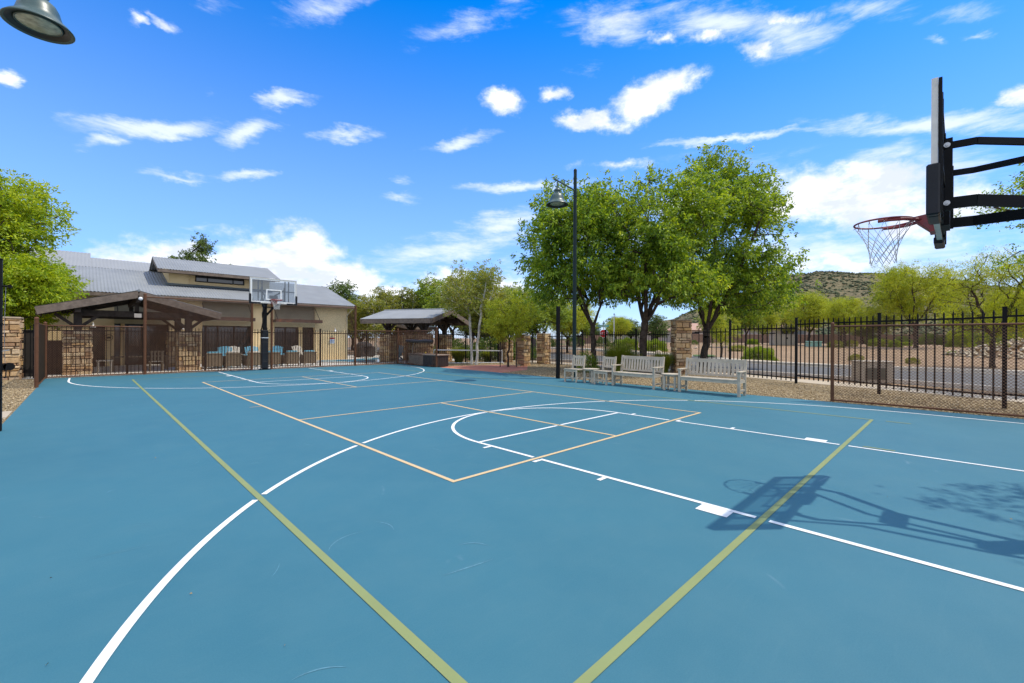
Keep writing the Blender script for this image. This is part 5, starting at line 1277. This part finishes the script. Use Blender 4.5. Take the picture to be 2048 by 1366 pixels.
# street tree out of frame on the right whose leaves and shade reach in
make_tree('street_tree', 'tree whose leafy twigs reach in behind the overhead hoop arms at the right edge', 'tree', (17.82, -6.61, 0), 'bark', 'ash', None, seed=71, trunk_h=2.0, cz=4.75, rx=3.0, cr=2.7, ntips=300, per=100, llen=.10, lw=.042, spread=.24, trunk_r=.14, lobes=18, lobe_r=.36, forks=4)
make_tree('street_tree', 'tree just outside the right edge that shades the court below the overhead hoop', 'tree', (6.0, -8.6, 0), 'bark', 'ash', None, seed=72, trunk_h=2.0, cz=5.0, rx=3.2, cr=2.6, ntips=260, per=110, llen=.115, lw=.045, spread=.28, trunk_r=.16, lobes=16, lobe_r=.38, forks=4)

# ------------------------------------------------------------------ shrubs and grasses
def bush(seed, leaf, r, h, n, ll=.07):
    rs_ = np.random.RandomState(seed); t = thing('shrub', 'x', 'shrub', (0, 0, 0))
    d = rs_.normal(size=(n, 3)); d /= np.linalg.norm(d, axis=1, keepdims=True); d[:, 2] = np.abs(d[:, 2])
    lump = 1 + .16 * np.sin(d[:, 0] * 5 + seed) * np.cos(d[:, 1] * 6) + .1 * np.sin(d[:, 2] * 9 + seed)
    rr = (rs_.uniform(.45, 1.0, n) ** .5 * lump)[:, None]
    P = d * rr * np.array([r, r, h]); V, F = leaf_mesh(P, d + rs_.normal(size=(n, 3)) * .5, ll, ll * .5, rs_)
    np_mesh('foliage', V, F, LEAF[leaf], t)
    m = MB()
    for i in range(9):
        a = i * .7; m.cyl((0, 0, -.03), (math.cos(a) * r * .55, math.sin(a) * r * .55, h * .6), .014, .006, n=4)
    m.build('stem', 'bark_dark', t); return t
def tuft(seed, r, h, n):
    rs_ = np.random.RandomState(seed); t = thing('ornamental_grass', 'x', 'grass clump', (0, 0, 0))
    a = rs_.uniform(0, 6.283, n); b = rs_.uniform(0, r * .3, n); tl = rs_.uniform(.3, 1, n); hh = h * rs_.uniform(.65, 1.1, n); wd = .006
    o = np.stack([np.cos(a), np.sin(a), 0 * a], 1); s = np.stack([-np.sin(a), np.cos(a), 0 * a], 1) * wd; V = []; K = 5
    for k in range(K):
        f = k / (K - 1); p = o * (b + r * tl * f ** 1.8)[:, None]; p[:, 2] = hh * (f - .38 * tl * f ** 3); ww = (1 - f) ** .6 + .08
        V += [p - s * ww, p + s * ww]
    V = np.stack(V, 1).reshape(-1, 3); F = []
    base = np.arange(n) * 2 * K
    for k in range(K - 1): F.append(np.stack([base + 2 * k, base + 2 * k + 1, base + 2 * k + 3, base + 2 * k + 2], 1))
    np_mesh('blades', V, np.vstack(F), LEAF['grass'], t)
    m = MB(); m.lathe([(.0, .05), (r * .16, .03), (r * .2, -.03)], n=10); m.build('root_crown', 'bark_dark', t); return t
tf = tuft(1, .85, 1.22, 3200); tf['label'] = 'large clump of tall ornamental grass behind the left end of the first bench'; tf['group'] = 'ornamental grasses along the fence'; tf.location = (13.55, 6.50, 0); tf.scale = (1.15, 1.15, 1.18)
copy_tree(tf, 'smaller clump of tall grass at the foot of the middle big tree, towards the lamp', (14.25, 6.24, 0), 1, .82)
copy_tree(tf, 'clump of tall grass leaning against the left side of the tall stone pillar', (15.16, 5.35, 0), 2, .86)
copy_tree(tf, 'grass clump behind the fence left of the aspen trunks', (13.21, 17.19, 0), 3, .9)
copy_tree(tf, 'grass clump behind the fence between the aspens and the young tree', (15.08, 16.76, 0), 3.6, .7)
bs = bush(1, 'mid', .42, .95, 2600, .05); bs['label'] = 'upright shrub between the lamp post foot and the left big trunk'; bs['group'] = 'shrubs'; bs.location = (13.04, 7.85, 0)
copy_tree(bs, 'low shrub hugging the base of the left big trunk', (13.06, 7.54, 0), 1, (.8, .8, .8))
bb = bush(2, 'mid', 1.05, 1.0, 16000, .07); bb['label'] = 'large round yellow green bush at the far kerb behind the second bench end'; bb['group'] = 'shrubs'; bb.location = terr(31.50, 6.31)
bo = bush(3, 'olive', .8, .8, 4000, .08); bo['label'] = 'olive shrub on the far slope just left of the tan cabinet'; bo['group'] = 'shrubs'; bo.location = terr(56.32, 5.83)
bd = bush(4, 'dark', 1.2, 1.3, 5000, .10); bd['label'] = 'dark rounded shrub against the block wall right of the third fence post'; bd['group'] = 'shrubs'; bd.location = terr(82.96, 2.17)
for src, x, y, s, lb in [
    (bo, 60.00, 5.02, (.9, .9, 1.0), 'olive shrub on the slope behind the tan cabinet'), (bb, 62.05, 3.02, (.7, .7, .9), 'yellowish shrub beside the middle fence post on the far slope'), (bo, 60.37, 1.87, (.7, .7, 1.1), 'tall olive shrub just right of the middle fence post'),
    (bb, 59.63, 1.19, (.55, .55, .8), 'small round yellow shrub left of the mesquite trunk'), (bb, 67.20, 0.79, .5, 'tiny yellow shrub by the mesquite trunk'), (bb, 63.20, -3.69, (1.0, 1.0, 1.9), 'tall yellow green bush against the wall left of the sparse mesquite'),
    (bb, 45.59, -3.26, .32, 'small golden shrub on the slope left of the river rock'), (bd, 87.55, 6.07, 1.2, 'dark shrub below the wall behind the tan cabinet'), (bd, 85.85, -0.65, 1.3, 'dark shrub against the wall right of the big mesquite'), (bd, 84.86, -2.48, 1.1, 'dark shrub against the wall beside the tall yellow bush'),
    (bd, 79.60, -5.73, 1.3, 'dark hedge bush at the wall behind the sparse mesquite'), (bd, 76.49, -8.28, 1.3, 'dark hedge bush at the wall by the right edge'), (bo, 33.88, -1.61, (.45, .45, .5), 'scruffy weed at the far kerb below the big mesquite'), (bo, 35.17, 1.33, (.55, .55, .6), 'scruffy olive weed at the far kerb above the tan cabinet'),
    (bb, 62.86, 16.21, .8, 'golden shrub beneath the far two stemmed tree'), (bo, 44.41, 11.87, (1.3, 1.3, .8), 'olive shrub on the far slope right of the thin young tree'), (bd, 59.11, 22.68, .5, 'small dark shrub before the pale house'),
    (bd, 48.12, 30.61, 1.0, 'dark hedge bush behind the stop sign post'), (bd, 46.11, 26.99, .8, 'dark bush below the thin grey pole'), (bb, 40.22, 18.76, (1.1, 1.1, 1.3), 'bright grassy bush behind the middle trunk and the tall pillar'), (bb, 41.70, 22.91, (1.2, 1.2, 1.4), 'bright bush beyond the road left of the middle trunk'),
    (bd, 17.30, 18.78, (1.8, 1.4, 1.2), 'dark bush behind the fence right of the aspens'), (bd, 19.24, 18.29, (1.5, 1.3, 1.2), 'dark bush behind the slim gate pillars'), (bd, 17.14, 23.13, (1.6, 1.4, 1.1), 'dark bush behind the fence left of the aspens'), (bd, 44.07, 37.36, 1.3, 'dark hedge on the lawn behind the plain black net post'), (bd, 48.62, 35.71, 1.2, 'dark hedge on the lawn behind the lamp post')]:
    copy_tree(src, lb, terr(x, y), x * 3, s)
# dark timber screen in shade by the left corner
t = thing('timber_screen', 'dark brown timber screen wall in the left corner behind the chain link', 'screen', (-3.55, 20.6, 0))
m = MB(); m.box(-.62, .5, -.04, .04, 0, 1.30)
for i in range(9): m.box(-.62, .5, -.055, -.042, .02 + i * .143, .145 + i * .143)
m.build('boards', 'slat', t); m = MB(); m.box(-.66, -.60, -.06, .06, 0, 1.34); m.box(.5, .56, -.06, .06, 0, 1.34); m.build('frame', 'timber', t)
t = thing('gate_screen', 'black screened gate beside the left stone pillar', 'gate', (-4.45, 19.35, 0)); m = MB(); m.box(-.35, .6, 0, .02, .05, 1.62); m.build('screen', 'dark', t); m = MB(); m.box(-.38, .63, -.02, 0, 1.62, 1.66); m.box(-.38, .63, -.02, 0, .02, .06); m.build('frame', 'black', t)

# ------------------------------------------------------------------ the hill
RG = [(6, .3), (14, 1.3), (19.9, 2.5), (23.3, 3.6), (28.6, 5.8), (32.5, 7.1), (35.2, 7.25), (40.1, 6.55), (45.1, 5.8), (48.2, 4.9), (52, 4.0), (60, 3.2), (72, 2.6), (84, 1.2), (92, .2)]
def ridge(a):
    for (a0, e0), (a1, e1) in zip(RG[:-1], RG[1:]):
        if a0 <= a <= a1: f = (a - a0) / (a1 - a0); return e0 + (e1 - e0) * f * f * (3 - 2 * f)
    return 0
from mathutils import noise as mn
HB = .7737; na, nr = 240, 70; vs = []; rr_ = []
for j in range(nr):
    f = j / (nr - 1); r = 190 + 520 * f
    for i in range(na):
        a = 6 + 86 * i / (na - 1); e = ridge(a); top = math.tan(R(e)) * 430; g = sstep(190, 430, r) if r < 430 else 1 - .8 * sstep(430, 720, r)
        b = HB + R(a); x = -2.7 + r * math.sin(b); y = -3.6 + r * math.cos(b)
        n = mn.fractal(Vector((x * .012, y * .012, .3)), .9, 2.1, 6) * 9 + mn.fractal(Vector((x * .05, y * .05, 1.3)), .9, 2.1, 4) * 1.6
        k = min(1, (r - 190) / 60); edge = 1 if r < 430 else 1
        damp = 1 - .75 * math.exp(-((r - 430) / 45) ** 2)
        vs.append((x, y, -1.2 + 1.45 * 0 + top * g + n * k * damp * min(1, top / 25)))
hm = MB(); hm.add(vs, [(j * na + i, j * na + i + 1, (j + 1) * na + i + 1, (j + 1) * na + i) for j in range(nr - 1) for i in range(na - 1)], True)
def hill_mat():
    m, nt, out = new_mat('dry scrub hillside'); co = coords(nt)
    p = N(nt, 'ShaderNodeBsdfPrincipled'); p.inputs['Roughness'].default_value = .95; p.inputs['Specular IOR Level'].default_value = .1
    c = ramp(nt, noise(nt, co, .05, 8, .7), [(.35, (.13, .11, .06)), (.5, (.20, .16, .09)), (.68, (.10, .105, .05))])
    v = noise(nt, co, .32, 4, .75); c = mixcol(nt, ramp(nt, v, [(.50, (0, 0, 0)), (.56, (1, 1, 1))]), c, (.055, .065, .032))
    v2 = noise(nt, co, 1.1, 3, .7); c = mixcol(nt, ramp(nt, v2, [(.58, (0, 0, 0)), (.68, (.6, .6, .6))]), c, (.27, .22, .15))
    L(nt, c, p.inputs['Base Color']); b = N(nt, 'ShaderNodeBump'); b.inputs['Strength'].default_value = 1; b.inputs['Distance'].default_value = 1.2; L(nt, v, b.inputs['Height']); L(nt, b.outputs[0], p.inputs['Normal']); L(nt, p.outputs[0], out.inputs[0]); return m
MT['hill'] = hill_mat(); hill = tag(hm.build('hill', 'hill'), kind='structure')
hv = np.array(vs).reshape(nr, na, 3); P = []; S = []
while len(P) < 15000:
    j = rs.randint(0, 36); i = rs.randint(40, na - 40); fa, fb = rs.uniform(0, 1, 2)
    q = (hv[j, i] * (1 - fa) + hv[j + 1, i] * fa) * (1 - fb) + (hv[j, i + 1] * (1 - fa) + hv[j + 1, i + 1] * fa) * fb
    if mn.noise(Vector((q[0] * .03, q[1] * .03, 5))) < -.08 and rs.uniform() < .7: continue
    s_ = rs.uniform(.45, 1.25) * (1 + (rs.uniform() < .02) * .9); P.append((q[0], q[1], q[2] + s_ * .3)); S.append(s_)
MT['scrub'] = island_mat('scrub bushes', [(.06, .075, .035), (.085, .10, .05), (.11, .12, .06), (.07, .09, .04)], bump=0)
tag(rocks('scrub', P, S, 'scrub', 33, .85), 'dark green scrub dotting the tan hillside', 'scrub', None, 'stuff')

# ------------------------------------------------------------------ sky, sun, camera
wd = bpy.data.worlds.new('World'); sc.world = wd; wd.use_nodes = True; nt = wd.node_tree; nt.nodes.clear()
out = nt.nodes.new('ShaderNodeOutputWorld')
sunv = Vector((.39, -.34, 1)).normalized(); sel = math.asin(sunv.z); sbear = math.atan2(sunv.x, sunv.y)
sky = nt.nodes.new('ShaderNodeTexSky'); sky.sky_type = 'NISHITA'; sky.sun_disc = False; sky.sun_elevation = sel; sky.sun_rotation = sbear; sky.air_density = SKYP[0]; sky.dust_density = SKYP[1]; sky.ozone_density = SKYP[2]; sky.altitude = 1500
hs = nt.nodes.new('ShaderNodeHueSaturation'); hs.inputs['Saturation'].default_value = SKYP[3]; hs.inputs['Hue'].default_value = SKYP[5]; L(nt, sky.outputs[0], hs.inputs['Color'])
bg = nt.nodes.new('ShaderNodeBackground'); bg.inputs[1].default_value = SKYP[4]; L(nt, mixcol(nt, 1.0, hs.outputs[0], (.82, .93, 1.2), 'MULTIPLY'), bg.inputs[0])
tc = nt.nodes.new('ShaderNodeTexCoord'); dirv = tc.outputs['Generated']
sp = nt.nodes.new('ShaderNodeSeparateXYZ'); L(nt, dirv, sp.inputs[0])
def MA(op, a, b=None, c=None):
    n = nt.nodes.new('ShaderNodeMath'); n.operation = op
    for i, v in enumerate((a, b, c)):
        if v is None: continue
        if hasattr(v, 'node'): L(nt, v, n.inputs[i])
        else: n.inputs[i].default_value = v
    return n.outputs[0]
az = MA('MULTIPLY', MA('ARCTAN2', sp.outputs[0], sp.outputs[1]), 180 / math.pi); az = MA('SUBTRACT', az, math.degrees(HB))
el = MA('MULTIPLY', MA('ARCSINE', sp.outputs[2]), 180 / math.pi)
nz = nt.nodes.new('ShaderNodeTexNoise'); nz.inputs['Scale'].default_value = 9; nz.inputs['Detail'].default_value = 6; nz.inputs['Roughness'].default_value = .62; L(nt, scaled(nt, dirv, (1, 1, 1.9)), nz.inputs['Vector'])
sn = nt.nodes.new('ShaderNodeSeparateColor'); L(nt, nz.outputs[1], sn.inputs[0])
az2 = MA('ADD', az, MA('MULTIPLY', MA('SUBTRACT', sn.outputs[0], .5), 6.0)); el2 = MA('ADD', el, MA('MULTIPLY', MA('SUBTRACT', sn.outputs[1], .5), 3.6))
cx = nt.nodes.new('ShaderNodeCombineXYZ'); L(nt, az2, cx.inputs[0]); L(nt, el2, cx.inputs[1])
def blobs(table):
    acc = None
    for (a, e, ra, re, rot, wgt) in table:
        mp = nt.nodes.new('ShaderNodeMapping'); mp.vector_type = 'TEXTURE'; mp.inputs['Location'].default_value = (a, e, 0); mp.inputs['Rotation'].default_value = (0, 0, R(rot)); mp.inputs['Scale'].default_value = (ra, re, 1)
        L(nt, cx.outputs[0], mp.inputs['Vector']); g = nt.nodes.new('ShaderNodeTexGradient'); g.gradient_type = 'SPHERICAL'; L(nt, mp.outputs[0], g.inputs[0])
        v = MA('MULTIPLY', g.outputs[1], wgt); acc = v if acc is None else MA('MAXIMUM', acc, v)
    return acc
CUM = [(-27.73, 8.44, 9.25, 5.68, 4.2, 1.3), (-20.93, 7.1, 8.01, 3.62, 2.5, 1), (-31.92, 7.55, 6.15, 3.56, 4.6, 1.1), (-37.66, 7.82, 8.22, 3.06, 6.0, 1.0), (-9.36, 6.86, 7.03, 2.87, 0.9, 1), (-15.0, 4.83, 13.47, 3.78, 1.0, 1), (-0.92, 6.3, 8.53, 3.24, -0.1, 0.9), (-41.92, 7.59, 4.36, 1.92, 6.8, 0.8), (-1.57, 28.46, 4.07, 1.93, 0.2, 1), (4.97, 29.03, 3.39, 1.3, -2.5, 1), (17.54, 27.98, 7.76, 2.68, 9.9, 1.05), (10.45, 26.18, 6.98, 1.56, -4.8, 1), (23.02, 28.56, 2.78, 1.4, 19.7, 0.6), (24.39, 32.31, 3.81, 1.11, -11.9, 0.62), (13.89, 35.28, 3.71, 1.02, -7.0, 0.6), (31.06, 32.38, 5.3, 1.6, -15.5, 0.66), (30.09, 29.95, 4.42, 0.85, -14.3, 0.66), (19.31, 33.02, 2.92, 0.87, -9.4, 0.6), (37.75, 14.54, 13.54, 4.62, -10.4, 1.15), (31.54, 15.1, 7.63, 4.17, -8.9, 0.9), (43.41, 11.59, 9.7, 5.03, -10.2, 0.95), (23.3, 15.1, 8.3, 3.37, -6.5, 0.7), (49.32, 19.96, 2.09, 1.59, -20.3, 1), (-49.27, 21.03, 1.23, 0.97, 1.4, 0.8), (-38.48, 29.24, 1.85, 0.78, -1.3, 0.75), (-41.26, 28.91, 1.33, 0.6, 20.4, 0.6), (35.64, 8.28, 18.2, 3.66, -5.7, 0.62), (13.89, 21.06, 7.42, 1.22, -0.3, 0.6)]
WSP = [(13.27, 34.92, 9.32, 2.58, -7.3, 0.78), (24.39, 33.58, 10.88, 2.9, -12.5, 0.8), (31.54, 31.03, 8.1, 3.08, -15.5, 0.86), (37.75, 30.92, 8.21, 1.53, -18.9, 0.65), (-39.66, 20.07, 9.33, 1.34, 17.0, 1), (-43.17, 17.89, 3.49, 0.95, 15.5, 0.9), (-31.21, 22.09, 4.08, 1.64, 33.8, 1), (-27.73, 25.45, 4.11, 0.95, 19.3, 0.9), (-20.93, 23.5, 6.3, 1.13, 7.5, 0.9), (-7.44, 24.07, 7.42, 1.19, 12.1, 0.85), (-30.97, 17.57, 4.1, 0.92, 14.7, 0.9), (-37.66, 16.1, 4.93, 0.77, 7.6, 0.8), (-14.7, 17.26, 3.68, 0.81, 4.0, 0.6), (-13.77, 19.05, 1.86, 0.91, 4.2, 0.6), (1.71, 19.15, 11.14, 1.05, 0.6, 0.9), (-4.84, 35.99, 13.03, 2.23, 15.8, 0.65), (-23.19, 34.85, 8.87, 1.62, 20.5, 0.55), (-34.67, 31.92, 5.33, 1.17, 17.0, 0.4), (27.57, 22.32, 13.4, 0.7, -4.9, 0.95), (43.41, 19.75, 13.16, 1.44, -14.1, 0.95), (46.99, 25.53, 2.14, 0.66, -14.5, 0.7), (44.09, 26.21, 1.69, 0.53, -20.9, 0.6), (40.51, 18.15, 5.69, 2.7, 16.0, 0.6), (-8.08, 11.31, 21.23, 2.81, 10.5, 0.75), (-1.57, 14.84, 7.87, 2.21, 9.9, 0.9), (-35.55, 11.66, 3.91, 0.61, 8.0, 0.5), (45.09, 15.65, 9.81, 2.58, -14.0, 0.6), (14.51, 12.29, 25.83, 5.46, -4.0, 0.62), (37.75, 9.08, 21.33, 3.54, -6.6, 0.85), (46.68, 5.23, 9.27, 2.68, -5.2, 0.8), (-1.57, 7.59, 17.05, 3.22, -0.3, 0.6), (41.63, 6.66, 15.4, 2.9, -5.5, 0.75), (-45.03, 19.04, 1.97, 0.83, 17.3, 0.5), (10.13, 31.16, 4.45, 1.04, 5.0, 0.45), (28.6, 19.21, 13.15, 3.08, -9.9, 0.35), (-34.67, 24.62, 1.78, 0.62, 34.6, 0.35), (45.09, 27.96, 5.23, 1.08, -14.3, 0.5)]
SC = blobs(CUM); SW = blobs(WSP)
nf = noise(nt, scaled(nt, dirv, (1, 1, 1.5)), 16, 12, .62); ns = noise(nt, scaled(nt, dirv, (1, 1, 4.5)), 9, 10, .66, .25)
def mrange(v, a, b, lo=0, hi=1, smooth=True):
    n = nt.nodes.new('ShaderNodeMapRange'); n.interpolation_type = 'SMOOTHSTEP' if smooth else 'LINEAR'; L(nt, v, n.inputs[0]); n.inputs[1].default_value = a; n.inputs[2].default_value = b; n.inputs[3].default_value = lo; n.inputs[4].default_value = hi; return n.outputs[0]
dc = mrange(MA('ADD', SC, MA('MULTIPLY', MA('SUBTRACT', nf, .5), 1.6)), .12, .80)
dc = MA('MULTIPLY', dc, mrange(SC, .0, .10))
dw = MA('MULTIPLY', MA('MULTIPLY', mrange(MA('ADD', SW, MA('MULTIPLY', MA('SUBTRACT', ns, .5), 1.5)), .12, .95), .86), mrange(SW, 0, .2))
hz = MA('MULTIPLY', MA('POWER', mrange(el, 38, 0, 0, 1, False), 1.35), .80)
al = MA('MAXIMUM', dc, dw)
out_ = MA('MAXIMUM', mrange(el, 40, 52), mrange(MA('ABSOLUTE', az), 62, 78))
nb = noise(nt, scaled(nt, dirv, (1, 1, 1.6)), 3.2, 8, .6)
al = MA('MAXIMUM', al, MA('MULTIPLY', mrange(nb, .34, .52), out_))  # added cloud cover out of view, whitens and fills the ambient light
shd = noise(nt, scaled(nt, dirv, (1, 1, 2.2)), 11, 8, .6)
cc = ramp(nt, shd, [(.40, (.66, .72, .88)), (.60, (1.0, 1.01, 1.05))]); ccw = mixcol(nt, dc, (.80, .87, 1.0), cc)
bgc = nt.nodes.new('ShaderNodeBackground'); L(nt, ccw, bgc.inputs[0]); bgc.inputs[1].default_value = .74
bgh = nt.nodes.new('ShaderNodeBackground'); bgh.inputs[0].default_value = (.56, .69, 1.0, 1); bgh.inputs[1].default_value = .62
mh = nt.nodes.new('ShaderNodeMixShader'); L(nt, hz, mh.inputs[0]); L(nt, bg.outputs[0], mh.inputs[1]); L(nt, bgh.outputs[0], mh.inputs[2])
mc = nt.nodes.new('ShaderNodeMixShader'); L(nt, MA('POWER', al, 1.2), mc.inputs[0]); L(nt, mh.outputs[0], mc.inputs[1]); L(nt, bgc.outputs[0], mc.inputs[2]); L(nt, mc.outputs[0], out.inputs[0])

ld = bpy.data.lights.new('sun', 'SUN'); ld.energy = 2.1; ld.angle = R(.53); ld.color = (1, .93, .80)
so = bpy.data.objects.new('sun', ld); col.objects.link(so); so.rotation_euler = sunv.to_track_quat('Z', 'Y').to_euler(); so.location = (10, -10, 40)

cam = bpy.data.cameras.new('camera'); cam.sensor_width = 36; cam.lens = 873.2 / 2048 * 36; cam.shift_y = -(683 - 676.44) / 2048; cam.clip_end = 4000; cam.clip_start = .05
co = bpy.data.objects.new('camera', cam); col.objects.link(co); co.location = (-2.7057, -3.6148, 1.4735)
F = Vector((math.sin(HB), math.cos(HB), 0)); Rr = Vector((math.cos(HB), -math.sin(HB), 0)); U = Vector((0, 0, 1))
r_ = .0053; Xc = Rr * math.cos(r_) + U * math.sin(r_) * ROLLS; Yc_ = U * math.cos(r_) - Rr * math.sin(r_) * ROLLS
co.matrix_world = Matrix(((Xc.x, Yc_.x, -F.x, co.location.x), (Xc.y, Yc_.y, -F.y, co.location.y), (Xc.z, Yc_.z, -F.z, co.location.z), (0, 0, 0, 1)))
sc.camera = co
sc.view_settings.view_transform = 'Standard'; sc.view_settings.look = 'None'; sc.view_settings.exposure = EXPO; sc.view_settings.gamma = 1
sc.cycles.max_bounces = 5; sc.cycles.transparent_max_bounces = 10; sc.cycles.diffuse_bounces = 2; sc.cycles.glossy_bounces = 2; sc.cycles.transmission_bounces = 3
wd.cycles.sampling_method = 'MANUAL'; wd.cycles.sample_map_resolution = 512
sc.cycles.caustics_reflective = False; sc.cycles.caustics_refractive = False
